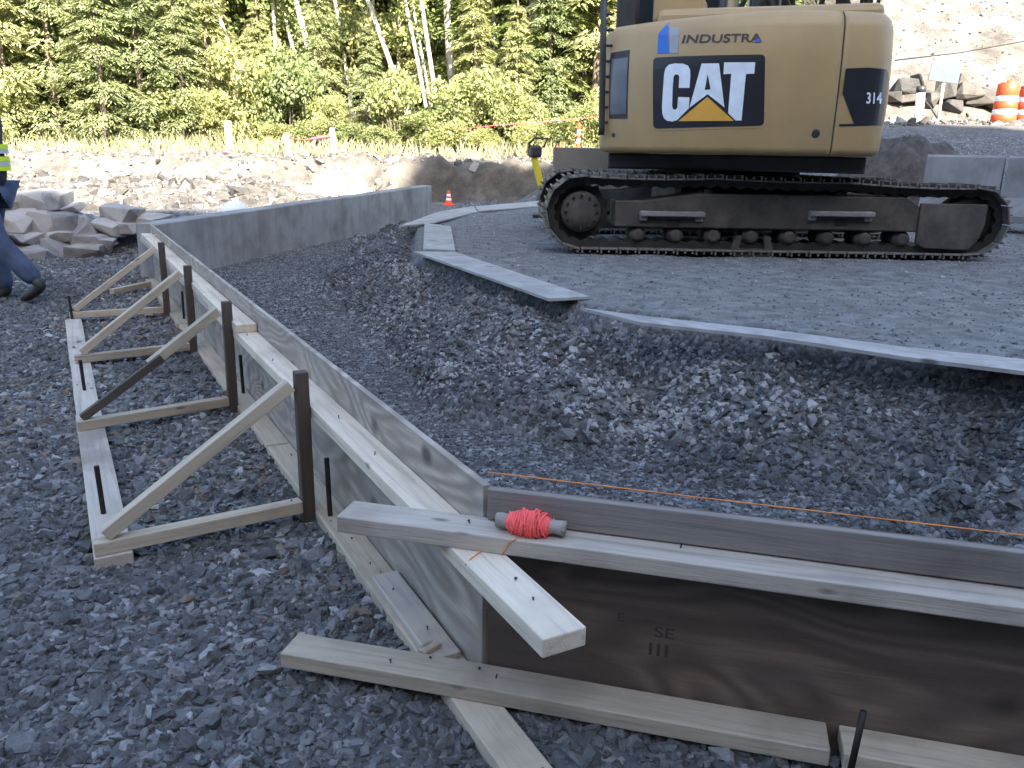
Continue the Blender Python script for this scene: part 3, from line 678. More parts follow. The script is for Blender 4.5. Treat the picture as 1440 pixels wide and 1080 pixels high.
def inv(px, py):
    a, z = 0.0, 1.8
    for _ in range(14):
        p = pj(surf(a, z)); e = (px-p[0], py-p[1]); h = .004
        pa = pj(surf(a+h, z)); pz = pj(surf(a, z+h))
        J = np.array([[(pa[0]-p[0])/h, (pz[0]-p[0])/h], [(pa[1]-p[1])/h, (pz[1]-p[1])/h]])
        d = np.linalg.solve(J, e); a += float(np.clip(d[0], -.3, .3)); z += float(np.clip(d[1], -.3, .3)); z = min(max(z, BZ0), BZ1-.01); a = min(max(a, -2), 2)
    return a, z
def shell(name, a0, a1, mat, parent, grow=0, cap=True):
    aa = [a0]+[a for a in AL if a0+.004 < a < a1-.004]+[a1]; m = len(PROF); V = []; Fc = []
    for a in aa:
        x_ = np.interp(a, AL, OL[:, 0]); y_ = np.interp(a, AL, OL[:, 1]); nx_ = np.interp(a, AL, NO[:, 0]); ny_ = np.interp(a, AL, NO[:, 1])
        for (o_, z) in PROF: V.append(hw(x_+nx_*(o_+grow), y_+ny_*(o_+grow), BZ0+(z-BZ0)*topk(a)))
    for i in range(len(aa)-1):
        for j in range(m-1): Fc.append((i*m+j, (i+1)*m+j, (i+1)*m+j+1, i*m+j+1))
    n = len(aa)
    Fc.append(tuple(range(m))[::-1]); Fc.append(tuple((n-1)*m+j for j in range(m)))
    if cap:
        Fc.append(tuple(i*m+m-1 for i in range(n))); Fc.append(tuple(i*m for i in range(n))[::-1])
    # inner closure
    o = py_obj(name, V, Fc, mat, parent)
    for p in o.data.polygons: p.use_smooth = len(p.vertices) == 4
    return o
def on_surf(name, pts, off, mat, parent, step=.03, px=True):
    """flat decal polygon (photo pixels or (a, z)) bent onto the body"""
    q = [inv(*p) for p in pts] if px else pts
    bm = bmesh.new(); f = bm.faces.new([bm.verts.new((a, z, 0)) for a, z in q])
    amin, amax = min(p[0] for p in q), max(p[0] for p in q)
    k = amin+step
    while k < amax-.002:
        bmesh.ops.bisect_plane(bm, geom=bm.verts[:]+bm.edges[:]+bm.faces[:], plane_co=(k, 0, 0), plane_no=(1, 0, 0)); k += step
    zmin, zmax = min(p[1] for p in q), max(p[1] for p in q); k = zmin+.05
    while k < zmax-.002:
        bmesh.ops.bisect_plane(bm, geom=bm.verts[:]+bm.edges[:]+bm.faces[:], plane_co=(0, k, 0), plane_no=(0, 1, 0)); k += .05
    for v in bm.verts: v.co = surf(v.co.x, v.co.y, off)
    bmesh.ops.triangulate(bm, faces=bm.faces)
    bmesh.ops.recalc_face_normals(bm, faces=bm.faces)
    return bm_obj(name, bm, mat, parent)
aS = inv(1181, 110)[0]
CWT = shell('counterweight', -2.0 if False else AL[0]+1.35, aS-.006, M['cat_tan'], EX)
RSP = shell('side_panel', aS+.006, AL[-1]-.05, M['cat_tan'], EX, grow=.004)
shell('side_panel', AL[0]+.05, AL[0]+1.34, M['cat_tan'], EX, grow=-.004)
def Z1(pts): return [(720+x/4, y/4) for x, y in pts]
def Z2(pts): return [(1080+x/4, y/4) for x, y in pts]
def rrect(x0, y0, x1, y1, r, skew=(0, 0, 0, 0)):
    out = []
    for cx, cy_, a0 in ((x1-r, y0+r, -90), (x1-r, y1-r, 0), (x0+r, y1-r, 90), (x0+r, y0+r, 180)):
        for k in range(5):
            a = rad(a0+90*k/4); out.append((cx+r*math.cos(a), cy_+r*math.sin(a)))
    return out
# badge frame and badge
on_surf('badge_frame', [(x+ (0 if x < 1000 else 2*(180-y)/100), y-(x-918)*.028+ (2 if y > 130 else 0)) for x, y in rrect(916, 78, 1077, 182, 7)], .004, M['cat_tan'], CWT)
bad = on_surf('badge_panel', [(x+(0 if x < 1000 else 2*(180-y)/100), y-(x-918)*.028+(2 if y > 130 else 0)) for x, y in rrect(919, 81, 1074, 179, 6)], .008, M['cat_black'], CWT)
LC = [(848, 640), (846, 600), (858, 420), (866, 385), (885, 364), (920, 357), (965, 359), (992, 370), (1004, 395), (1005, 430), (1000, 495), (940, 495), (943, 432), (936, 420), (920, 420), (911, 432), (906, 500), (903, 598), (909, 615), (922, 618), (932, 606), (937, 546), (1000, 548), (996, 610), (930, 676), (905, 684), (875, 680), (857, 665)]
LA = [(1068, 358), (1165, 357), (1196, 605), (1102, 530), (1000, 606)]
LAh = [(1086, 505), (1102, 418), (1118, 503)]
LT = [(1194, 352), (1368, 351), (1362, 415), (1316, 417), (1291, 678), (1258, 678), (1216, 636), (1234, 416), (1190, 418)]
LY = [(938, 682), (1100, 545), (1248, 680)]
on_surf('letter_c', Z1(LC), .0105, M['decal_white'], bad); on_surf('letter_a', Z1(LA), .0105, M['decal_white'], bad)
on_surf('letter_hole', Z1(LAh), .0125, M['cat_black'], bad); on_surf('letter_t', Z1(LT), .0105, M['decal_white'], bad)
on_surf('badge_triangle', Z1(LY), .0125, M['decal_yellow'], bad)
on_surf('logo_mark', Z1([(820, 302), (824, 190), (888, 124), (884, 298)]), .004, M['decal_blue'], CWT)
on_surf('logo_mark', Z1([(887, 298), (891, 150), (942, 158), (934, 300)]), .004, M['decal_pale_blue'], CWT)
def quad_map(q, off):
    (ax0, ay0), (bx, by), (cx, cy2), (dx, dy) = q   # bl, br, tr, tl
    def f(u, t):
        px = (1-u)*(1-t)*ax0+u*(1-t)*bx+u*t*cx+(1-u)*t*dx; py = (1-u)*(1-t)*ay0+u*(1-t)*by+u*t*cy2+(1-u)*t*dy
        a, z = inv(px, py); return surf(a, z, off)
    return f
ink('company_lettering', 'INDUSTRA', None, None, .018, M['decal_ink'], CWT, quad_map(Z1([(955, 243), (1405, 236), (1410, 186), (968, 196)]), .005))
on_surf('logo_mark', Z1([(1355, 238), (1405, 236), (1385, 215)]), .0065, M['decal_blue'], CWT)
# smoked lamp at the left, latch, bolt
lf = on_surf('lamp_recess', Z1([(556, 298), (664, 280), (650, 668), (548, 668)]), .003, M['black_steel'], CWT)
on_surf('lamp_lens', Z1([(562, 335), (655, 322), (644, 640), (554, 645)]), .007, M['lamp_glass'], CWT)
def disc(name, px, py, r, off, mat, parent, n=14):
    a, z = inv(px, py); return on_surf(name, [(a+r*math.cos(2*math.pi*k/n), z+r*math.sin(2*math.pi*k/n)) for k in range(n)], off, mat, parent, px=False)
disc('bolt_recess', 1147, 188, .034, .004, M['black_steel'], CWT); disc('bolt_recess', 863, 190, .02, .004, M['black_steel'], CWT)
# wrap-around black decal on the side panel
dk = on_surf('model_decal', Z2([(436, 386), (560, 380), (662, 392), (655, 700), (482, 698), (417, 525)]), .009, M['cat_black'], RSP, step=.02)
on_surf('decal_seam', Z2([(398, 698), (655, 700), (655, 710), (398, 711)]), .008, M['cat_black'], RSP, step=.02)
ink('model_number', '314', None, None, .02, M['decal_white'], dk, quad_map(Z2([(548, 584), (634, 584), (636, 520), (552, 520)]), .011))
# deck plate under the body and house behind the counterweight
def hbox(name, lx0, lx1, ly0, ly1, z0, z1, mat, parent=EX, bev=.02):
    c = hw((lx0+lx1)/2, (ly0+ly1)/2, (z0+z1)/2)
    return box(name, c, (lx1-lx0, ly1-ly0, z1-z0), mat, parent, bev, -YAW, seg=2)
hbox('deck_frame', -1.12, 1.12, -1.2, 1.55, 1.06, 1.20, M['black_steel'])
hbox('engine_hood', -.75, 1.12, -1.15, .35, BZ1-.25, BZ1+.10, M['cat_tan'], bev=.06)
hbox('hood_box', -.80, -.36, -1.05, -.62, BZ1+.0, BZ1+.22, M['cat_tan'], bev=.03)
hbox('upper_body', -.2, 1.18, .30, 1.55, 1.21, 2.25, M['cat_tan'], bev=.05)
tube('exhaust_stack', [hw(.35, -.5, 2.45), hw(.35, -.5, 2.75), hw(.38, -.62, 2.85)], .06, M['black_steel'], EX, 12)
for k, (lx, ly) in enumerate(((-.05, -.8), (.12, -.78), (.62, -.8), (.78, -.75))):
    tube('hydraulic_hose', [hw(lx, ly, 2.46), hw(lx+.03, ly, 2.56), hw(lx+.18, ly+.05, 2.60), hw(lx+.25, ly+.2, 2.47)], .025, M['black_steel'], EX, 8)
hbox('air_filter', .0, .28, -.45, -.15, 2.46, 2.78, M['black_steel'], bev=.05)
# cab
CB = hbox('cab', -1.20, -.22, -.30, 1.55, 1.21, 2.0, M['cat_tan'], bev=.05)
for lx, ly in ((-1.17, -.27), (-.25, -.27), (-1.17, 1.5), (-.25, 1.5), (-1.17, .6)):
    tube('cab_post', [hw(lx, ly, 1.95), hw(lx, ly, 3.02)], .045, M['black_steel'], CB, 6)
hbox('cab_roof', -1.22, -.2, -.33, 1.58, 3.0, 3.12, M['cat_tan'], CB, .05)
hbox('cab_window', -1.14, -.28, -.26, -.24, 2.0, 3.0, M['glass'], CB, .002); hbox('cab_window', -.235, -.215, -.22, 1.45, 2.0, 3.0, M['glass'], CB, .002)
hbox('cab_window', -1.185, -1.165, -.22, 1.45, 2.0, 3.0, M['glass'], CB, .002); hbox('cab_window', -1.14, -.28, 1.5, 1.52, 1.9, 3.0, M['glass'], CB, .002)
# black upright with rungs at the left edge of the body, handrail at the right
for off_ in (0,):
    P0 = gy(846, 180, 7.75); P1 = gy(850, -40, 7.75)
    up_ = tube('grab_rail', [P0+Vector((.0, 0, -.06)), P0, P0.lerp(P1, .5), P1], .028, M['black_steel'], EX, 8)
    for k in range(9):
        q = P0.lerp(P1, .04+.1*k); tube('rail_bracket', [q, q+Vector((.09, .02, 0))], .012, M['black_steel'], up_, 6)
hbox('cab_corner_post', -1.12, -.94, -1.1, -.9, 2.2, 2.95, M['black_steel'], bev=.02)
tube('hand_rail', [hw(1.02, -.9, 2.38), hw(1.02, -.9, 2.8), hw(1.02, .2, 2.8), hw(1.02, .2, 2.3)], .018, M['black_steel'], EX, 8)
tube('hand_rail', [hw(1.12, -.4, 2.38), hw(1.12, -.4, 2.75), hw(1.12, .7, 2.75), hw(1.12, .7, 2.3)], .018, M['black_steel'], EX, 8)
tube('mirror_post', [hw(.80, -.75, 2.40), hw(.80, -.75, 2.95)], .06, M['black_steel'], EX, 8)
# boom, stick and bucket reaching away from the camera
def slab(name, poly, lx, wd, mat, parent):
    bm = bmesh.new(); A = [bm.verts.new(hw(lx-wd/2, y, z)) for y, z in poly]; B = [bm.verts.new(hw(lx+wd/2, y, z)) for y, z in poly]; n = len(poly)
    bm.faces.new(A); bm.faces.new(B[::-1])
    for i in range(n): bm.faces.new((A[i], B[i], B[(i+1) % n], A[(i+1) % n]))
    bmesh.ops.recalc_face_normals(bm, faces=bm.faces); bmesh.ops.bevel(bm, geom=list(bm.edges), offset=.015, segments=1, affect='EDGES')
    return bm_obj(name, bm, mat, parent)
BO = slab('boom', [(1.2, 1.7), (1.7, 1.55), (2.9, 3.3), (3.6, 3.75), (5.2, 3.3), (5.3, 3.55), (3.7, 4.25), (2.6, 3.75)], .05, .38, M['cat_tan'], EX)
slab('stick', [(5.0, 3.75), (5.35, 3.75), (5.3, 3.3), (4.6, 1.5), (4.4, 1.5), (4.95, 3.3)], .05, .28, M['cat_tan'], EX)
slab('bucket', [(4.35, 1.6), (4.7, 1.55), (4.75, 1.0), (4.4, .55), (3.9, .5), (3.75, .75), (4.2, .85)], .05, .9, M['under'], EX)
tube('boom_cylinder', [hw(.05, 1.9, 1.4), hw(.05, 2.9, 3.1)], .07, M['black_steel'], BO, 10)
# swing bearing
lathe('swing_bearing', [(.62, .80), (.62, 1.08)], M['black_steel'], EX, 28, (SWX, SWY, 0))
box('car_body', (SWX, SWY, PADZ+.45), (1.5, 1.5, .34), M['under'], EX, .05)
def crawler(y0, wd, near):
    xl, rl = 2.34-1.74, .315; xr, rr = 2.34+1.80, .29      # wheel centres and belt radii
    zc_l, zc_r = PADZ+.055+rl, PADZ+.055+rr
    # belt path (closed), counter clockwise
    P = []
    L0 = xr-xl
    for k in range(60): t = k/60; P.append((xl+L0*t, PADZ+.05))
    for k in range(24): a = -math.pi/2+math.pi*k/24; P.append((xr+rr*math.cos(a), zc_r+rr*math.sin(a)))
    for k in range(60):
        t = k/60; x_ = xr-L0*t; zt = (zc_r+rr)*(1-t)+(zc_l+rl)*t; P.append((x_, zt+.02*math.sin(math.pi*t)**2-.012*abs(math.sin(3*math.pi*t))))
    for k in range(24): a = math.pi/2+math.pi*k/24; P.append((xl+rl*math.cos(a), zc_l+rl*math.sin(a)))
    P = np.array(P+[P[0]]); sg = np.hypot(*np.diff(P, axis=0).T); S = np.concatenate([[0], np.cumsum(sg)]); T = S[-1]
    root = None
    n = 52; pitch = T/n
    yc = y0+wd/2
    # chain belt under the shoes
    V = []; Fc = []; m = 130
    for k in range(m):
        s = T*k/m; x_ = np.interp(s, S, P[:, 0]); z_ = np.interp(s, S, P[:, 1]); s2_ = (s+.02) % T
        dx = np.interp(s2_, S, P[:, 0])-x_; dz = np.interp(s2_, S, P[:, 1])-z_; l = math.hypot(dx, dz); nx_, nz_ = dz/l, -dx/l
        h = .085 if (k % 2) else .06
        for yy in (yc-.15, yc+.15): V += [(x_, yy, z_), (x_-nx_*h, yy, z_-nz_*h)]
    for k in range(m):
        q = k*4; r_ = ((k+1) % m)*4
        Fc += [(q, r_, r_+1, q+1), (q+2, q+3, r_+3, r_+2), (q, q+2, r_+2, r_), (q+1, r_+1, r_+3, q+3)]
    root = py_obj('crawler_track', V, Fc, M['track_dark'], EX)
    # shoe mesh
    bm = box_bm(pitch*.95, wd, .016, .003)
    for dx, hh in ((-pitch*.40, .034), (0, .026), (pitch*.40, .026)):
        g = box_bm(.016, wd*.98, hh, .003); bmesh.ops.translate(g, vec=(dx, 0, -.008-hh/2), verts=g.verts)
        mm = bpy.data.meshes.new('x'); g.to_mesh(mm); g.free(); bm.from_mesh(mm); bpy.data.meshes.remove(mm)
    sm = bpy.data.meshes.new('track_shoe'); bm.to_mesh(sm); bm.free(); sm.materials.append(M['track'])
    for k in range(n):
        s = (k+.5)*pitch; x_ = np.interp(s, S, P[:, 0]); z_ = np.interp(s, S, P[:, 1])
        xa, za = np.interp((s-.05) % T, S, P[:, 0]), np.interp((s-.05) % T, S, P[:, 1]); xb, zb_ = np.interp((s+.05) % T, S, P[:, 0]), np.interp((s+.05) % T, S, P[:, 1])
        d = Vector((xb-xa, 0, zb_-za)).normalized(); nrm = Vector((-d.z, 0, d.x))      # inward on the counter clockwise path
        mw = Matrix((d, nrm.cross(d), nrm)).transposed().to_4x4(); mw.translation = (x_, yc, z_)
        link('track_shoe', sm, None, root, mw)
    fy = yc-.17 if near else yc+.17
    RX = Matrix.Rotation(math.pi/2, 4, 'X')
    def wheel(name, x_, z_, r, w_, mat, n=24, prof=None, yy=None):
        prof = prof or [(r*.3, -w_/2), (r*.9, -w_/2), (r, -w_/2+.02), (r, w_/2-.02), (r*.9, w_/2), (r*.3, w_/2)]
        return lathe(name, prof, mat, root, n, mw=Matrix.Translation((x_, yc if yy is None else yy, z_)) @ RX)
    # sprocket with teeth
    bm = bmesh.new(); bmesh.ops.create_cone(bm, cap_ends=True, segments=42, radius1=.25, radius2=.25, depth=.05)
    for v in bm.verts:
        a = math.atan2(v.co.y, v.co.x); k_ = int(round(a/(2*math.pi)*42)) % 42
        if k_ % 3 == 0: v.co.xy *= 1.12
        elif k_ % 3 == 1: v.co.xy *= .97
    bm_obj('sprocket', bm, M['track_dark'], root, Matrix.Translation((xl, yc, zc_l)) @ RX)
    wheel('drive_hub', xl, zc_l, .17, .30, M['under'], 28, [(.17, -.14), (.185, -.10), (.185, .12), (.175, .15), (.05, .165)] if near else None)
    for k in range(12):
        a = 2*math.pi*k/12; wheel('hub_bolt', xl+.145*math.cos(a), zc_l+.145*math.sin(a), .014, .02, M['track_dark'], 6, yy=yc-.165)
    wheel('idler_wheel', xr, zc_r, .225, .22, M['track_dark'], 30)
    for k in range(8): wheel('track_roller', 2.34-1.22+k*.345, PADZ+.175, .075, .30, M['under'], 16, [(.03, -.19), (.055, -.185), (.055, -.15), (.075, -.14), (.075, .14), (.055, .15), (.055, .185), (.03, .19)])
    for x_ in (1.75, 2.95): wheel('carrier_roller', x_, zc_l+rl-.14, .055, .26, M['track_dark'], 14)
    # side frame as a shaped plate box
    poly = [(xl+.30, PADZ+.245), (xr-.5, PADZ+.245), (xr-.5, PADZ+.47), (xr-.64, PADZ+.55), (2.34-.7, PADZ+.55), (xl+.55, PADZ+.48), (xl+.30, PADZ+.48)]
    bm = bmesh.new(); A = [bm.verts.new((x_, yc-.20, z_)) for x_, z_ in poly]; B = [bm.verts.new((x_, yc+.20, z_)) for x_, z_ in poly]
    bm.faces.new(A); bm.faces.new(B[::-1])
    for i in range(len(poly)): bm.faces.new((A[i], B[i], B[(i+1) % len(poly)], A[(i+1) % len(poly)]))
    bmesh.ops.recalc_face_normals(bm, faces=bm.faces); bmesh.ops.bevel(bm, geom=list(bm.edges), offset=.012, segments=1, affect='EDGES')
    bm_obj('track_frame', bm, M['under'], root)
    # idler guard plate
    poly = [(xr-.50, PADZ+.14), (xr-.42, PADZ+.10), (xr-.02, PADZ+.09), (xr+.06, PADZ+.18), (xr+.10, PADZ+.32), (xr+.10, PADZ+.50), (xr-.50, PADZ+.50)]
    bm = bmesh.new(); A = [bm.verts.new((x_, yc-.215, z_)) for x_, z_ in poly]; B = [bm.verts.new((x_, yc-.17, z_)) for x_, z_ in poly]
    bm.faces.new(A); bm.faces.new(B[::-1])
    for i in range(len(poly)): bm.faces.new((A[i], B[i], B[(i+1) % len(poly)], A[(i+1) % len(poly)]))
    bmesh.ops.recalc_face_normals(bm, faces=bm.faces); bmesh.ops.bevel(bm, geom=list(bm.edges), offset=.008, segments=1, affect='EDGES')
    bm_obj('idler_guard', bm, M['under'], root)
    if near:
        for px in (945, 1183):
            c = gy(px, 301, yc-.235)
            st_ = box('step', c, (.58, .09, .045), M['step_steel'], root, .008)
            for s in (-.25, .25): box('step_bracket', c+Vector((s, .03, -.02)), (.07, .07, .09), M['step_steel'], root, .01)
            box('lift_slot', c+Vector((.02, .033, -.08)), (.12, .01, .05), M['track_dark'], root, .002)
        c = gy(1057, 345, yc-.2)
        poly = [(-.21, -.085), (-.15, .085), (-.10, .085), (-.12, -.03), (.12, -.03), (.10, .085), (.15, .085), (.21, -.085), (.12, -.11), (-.12, -.11)]
        bm = bmesh.new(); A = [bm.verts.new((x_, -.02, z_)) for x_, z_ in poly]; B = [bm.verts.new((x_, .02, z_)) for x_, z_ in poly]
        bm.faces.new(A); bm.faces.new(B[::-1])
        for i in range(len(poly)): bm.faces.new((A[i], B[i], B[(i+1) % len(poly)], A[(i+1) % len(poly)]))
        bmesh.ops.recalc_face_normals(bm, faces=bm.faces); bm_obj('roller_guard', bm, M['under'], root, Matrix.Translation(c))
crawler(7.56, .50, True); crawler(9.54, .50, False)

# ------------------------------------------------------------------ things around the excavator
p = gy(846, 240, 10.9)
a, b_ = gy(784, 207, 10.6), gy(912, 207, 10.6)
tag(prism('steel_panel', [(a.x-.05, 10.6, 0), (b_.x, 10.6, 0), (b_.x, 10.68, 0), (a.x-.05, 10.68, 0)], PADZ-.02, a.z, M['panel_grey'], bev=.01), 'grey tan upright panel standing just behind the excavator tracks', 'panel')
q = gz(768, 272, PADZ); q.z = PADZ; Y0 = 11.8
q = gy(765, 275, Y0); q.z = tz(q.x, q.y)
rm = tag(empty('trench_rammer', q), 'yellow rammer with a dark engine standing by the excavator track', 'rammer')
t1, t2 = gy(750, 217, Y0), gy(761, 262, Y0)
beam('leg_tube', t2, t1, .09, .10, M['yellow'], rm, up=(0, 1, 0), bev=.02)
box('engine', gy(752, 213, Y0), (.16, .2, .16), M['black_steel'], rm, .03, .3); box('fuel_cap', gy(757, 208, Y0), (.08, .1, .06), M['yellow'], rm, .02)
tube('handle', [gy(745, 212, Y0), gy(744, 202, Y0), gy(752, 194, Y0), gy(770, 195, Y0), gy(764, 208, Y0)], .016, M['black_steel'], rm, 8)
foot = gy(764, 270, Y0); beam('bellows', t2, foot, .10, .10, M['black_steel'], rm, up=(0, 1, 0), bev=.02); prism('foot_plate', [(foot.x-.14, Y0-.17), (foot.x+.14, Y0-.17), (foot.x+.14, Y0+.17), (foot.x-.14, Y0+.17)], q.z-.005, q.z+.05, M['black_steel'], rm)
bk = gz(784, 270, PADZ); bk = gy(784, 272, 11.0); bk.z = tz(bk.x, 11.0)
bu = tag(empty('bucket', bk), 'pale blue plastic bucket with a wire handle behind the track', 'bucket')
lathe('pail', [(.11, 0), (.14, .30), (.15, .31), (.15, .34), (.13, .34), (.10, .03)], M['blue_plastic'], bu, 22, bk)
tube('wire_handle', [bk+Vector((-.145*math.cos(k*math.pi/10), 0, .32+.16*math.sin(k*math.pi/10))) for k in range(11)], .006, M['nail'], bu, 6)

# ------------------------------------------------------------------ concrete barriers, soil pile, barrels, cones
def barrier(p0, p1, label, base):
    p0, p1 = Vector(p0), Vector(p1); L = (p1-p0).length; d = (p1-p0)/L; n = Vector((-d.y, d.x, 0))
    pr = [(-.30, 0), (-.30, .08), (-.17, .30), (-.10, .78), (-.07, .81), (.07, .81), (.10, .78), (.17, .30), (.30, .08), (.30, 0)]
    V = []; K = 8
    for k in range(K+1):
        for o_, z in pr: V.append(d*(L*k/K)+n*o_+Vector((0, 0, z)))
    m = len(pr); Fc = [(k*m+i, k*m+(i+1) % m, (k+1)*m+(i+1) % m, (k+1)*m+i) for k in range(K) for i in range(m)]+[tuple(range(m))[::-1], tuple(K*m+i for i in range(m))]
    o = py_obj('concrete_barrier', V, Fc, M['barrier'], None, mw=Matrix.Translation(p0+Vector((0, 0, base))))
    return tag(o, label, 'barrier', 'concrete barriers behind the excavator')
b0, b1 = gy(1308, 206, 11.4), gy(1416, 214, 10.9); b2 = gy(1422, 214, 10.85); b3 = gy(1640, 236, 9.9)
bz = .44
for bb in (b0, b1, b2, b3): bb.z = 0
barrier(b0, b1, 'grey concrete barrier beside the dark soil pile', bz); barrier(b2, b3, 'grey concrete barrier continuing the line away from the soil pile', bz)
def mound(name, c, rx, ry, h, mat, label, cat, seed=0):
    n, m = 40, 16; V = []; Fc = []
    for j in range(m):
        r = j/(m-1)
        for k in range(n):
            a = 2*math.pi*k/n; x_ = c[0]+rx*r*math.cos(a); y_ = c[1]+ry*r*math.sin(a)
            zz = c[2]+h*(1-r*r)**1.0*.92+.14*h*mnoise.fractal((x_*2.2, y_*2.2, seed), .6, 2, 5)*min(1, 4*(1-r))
            if j == m-1: zz = c[2]-.3
            V.append((x_-c[0], y_-c[1], zz-c[2]))
    for j in range(m-1):
        for k in range(n): Fc.append((j*n+k, j*n+(k+1) % n, (j+1)*n+(k+1) % n, (j+1)*n+k))
    return tag(py_obj(name, V, Fc, mat, None, True, Matrix.Translation(c)), label, cat)
c = gy(1285, 200, 12.8); c.z = tz(c.x, c.y)-.05
topz = gy(1285, 181, 12.8).z
mound('soil_pile', c, 1.45, 1.0, topz-c.z, M['soil_pile'], 'heap of dark soil behind the excavator next to the barriers', 'soil pile', 3)
def barrel(px, py, Yd, label):
    p = gy(px, py, Yd); p.z = tz(p.x, p.y); r = empty('traffic_barrel', p)
    for (r0, z0, r1, z1, mt, nm) in ((.29, .05, .285, .22, 'orange', 'barrel_section'), (.283, .22, .278, .35, 'reflect', 'reflective_band'), (.275, .35, .265, .54, 'orange', 'barrel_section'), (.263, .54, .258, .67, 'reflect', 'reflective_band'), (.255, .67, .245, .96, 'orange', 'barrel_section')):
        lathe(nm, [(r0*.97, z0), (r0, z0+.012), (r1, z1-.012), (r1*.97, z1)], M[mt], r, 24, p)
    lathe('barrel_top', [(.20, .955), (.19, .99), (.06, 1.0), (.06, 1.04)], M['orange'], r, 20, p)
    lathe('rubber_base', [(.36, -.03), (.36, .03), (.31, .055)], M['rubber'], r, 20, p)
    return tag(r, label, 'barrel', 'traffic barrels on the road')
barrel(1410, 172, 22.0, 'orange and white striped traffic barrel standing clear on the road')
barrel(1443, 165, 23.5, 'orange and white traffic barrel behind another barrel on the road')
def cone(px, py, Yd, h, label, slim=False):
    p = gy(px, py, Yd); p.z = tz(p.x, p.y); r = empty('traffic_cone', p)
    rb = .05 if slim else .13*h/.5; rt = .045 if slim else .03
    zs = [0.03, .35, .5, .62, .78, 1] if not slim else [0.03, .45, .58, .68, .82, 1]
    for k in range(5):
        z0, z1 = zs[k]*h, zs[k+1]*h; r0, r1 = rb+(rt-rb)*zs[k], rb+(rt-rb)*zs[k+1]
        lathe('reflective_band' if k % 2 else 'cone_section', [(r0*.98, z0), (r0, z0+.004), (r1, z1-.004), (r1*.98, z1)], M['reflect' if k % 2 else 'orange'], r, 16, p)
    box('base', p+Vector((0, 0, .012)), (rb*2.9, rb*2.9, .04), M['orange'] if not slim else M['rubber'], r, .01)
    return tag(r, label, 'traffic cone')
cone(631, 280, 18.8, .32, 'small orange traffic cone in the trench beyond the concrete wall')
cone(788, 208, 22.5, .5, 'orange traffic cone on the bank beside a taller striped tube')
cone(813, 207, 22.2, .92, 'slim orange and white delineator tube standing on the bank', True)

# ------------------------------------------------------------------ right hillside: sign, white post, cables
Yd = 23.6; p = gy(1327, 116, Yd); g0 = tz(p.x, p.y); sg = tag(empty('notice_board', (p.x, p.y, g0)), 'blank pale board on a post against the rocky hillside', 'sign')
tl, br = gy(1308, 90, Yd), gy(1347, 116, Yd)
box('board', ((tl.x+br.x)/2, Yd-.05, (tl.z+br.z)/2), (br.x-tl.x, .03, tl.z-br.z), M['sign_face'], sg, .005, rot=Matrix.Rotation(rad(6), 3, 'Y'))
tube('post', [(p.x, Yd, g0-.2), (p.x, Yd, (tl.z+br.z)/2)], .04, M['stake'], sg, 8)
Yd = 19.0; p = gy(1291, 178, Yd); q = gy(1295, 128, Yd); g0 = tz(p.x, Yd)
wp = tag(empty('white_post', (p.x, Yd, g0)), 'white post with a dark cap standing by the road beyond the soil pile', 'post')
tube('pole', [(p.x, Yd, g0-.2), (q.x, Yd, q.z-.02)], .09, M['white_paint'], wp, 14)
tube('dark_band', [p.lerp(q, .30), p.lerp(q, .34)], .094, M['black_steel'], wp, 14)
tube('cap', [(q.x, Yd, q.z-.03), (q.x, Yd, q.z+.10)], .1, M['black_steel'], wp, 14)
tag(tube('cable', [gy(1258, 85, 26), gy(1350, 70, 26)-Vector((0, 0, .08)), gy(1440, 58, 26), gy(1560, 45, 26)], .018, M['rebar']), 'dark cable strung across the bare hillside', 'cable')
ww = [gy(1294, 132, 19), gy(1315, 158, 19.2), gy(1328, 178, 19.3)]
tag(tube('cable', [gy(1294, 134, 19), gy(1308, 150, 19), gy(1318, 166, 18.9)], .016, M['rebar']), 'loose dark cable hanging from the white post', 'cable')
# dark rocks at the foot of the hillside
def rock(name, c, sx, sy2, sz, seed, mat, rz=0):
    bm = bmesh.new(); r_ = random.Random(seed)
    for k in range(15):
        v = Vector((r_.gauss(0, 1), r_.gauss(0, 1), r_.gauss(0, 1))).normalized()
        v = Vector([math.copysign(abs(t)**.5, t) for t in v])*r_.uniform(.86, 1.06)
        bm.verts.new((v.x*sx/1.5, v.y*sy2/1.5, v.z*sz/1.5))
    h = bmesh.ops.convex_hull(bm, input=bm.verts)
    bmesh.ops.delete(bm, geom=list({g for g in h['geom_interior'] if isinstance(g, bmesh.types.BMVert)}), context='VERTS')
    bmesh.ops.bevel(bm, geom=list(bm.edges), offset=min(sx, sz)*.025, segments=1, affect='EDGES')
    bmesh.ops.triangulate(bm, faces=bm.faces); bmesh.ops.subdivide_edges(bm, edges=list(bm.edges), cuts=1)
    for v in bm.verts: v.co += v.co.normalized()*(.035*min(sx, sz)*mnoise.fractal(Vector((v.co.x*5/sx, v.co.y*5/sx, v.co.z*5/sx))+Vector((seed, 0, 0)), .8, 2, 3))
    o = bm_obj(name, bm, mat, None, Matrix.Translation(c) @ Matrix.Rotation(rz, 4, 'Z'))
    return o
for k in range(16):
    px = 1262+k*13+random.uniform(-5, 5); Yr = 25.6+random.uniform(0, .8); g = gy(px, 120, Yr); g.z = tz(g.x, g.y)+random.uniform(.05, .45)
    tag(rock('boulder', g, random.uniform(.35, .9), random.uniform(.4, .7), random.uniform(.3, .6), 200+k, M['boulder_dark']), 'angular boulder at the foot of the bare hillside above the road', 'boulder', 'boulders below the bare hillside')

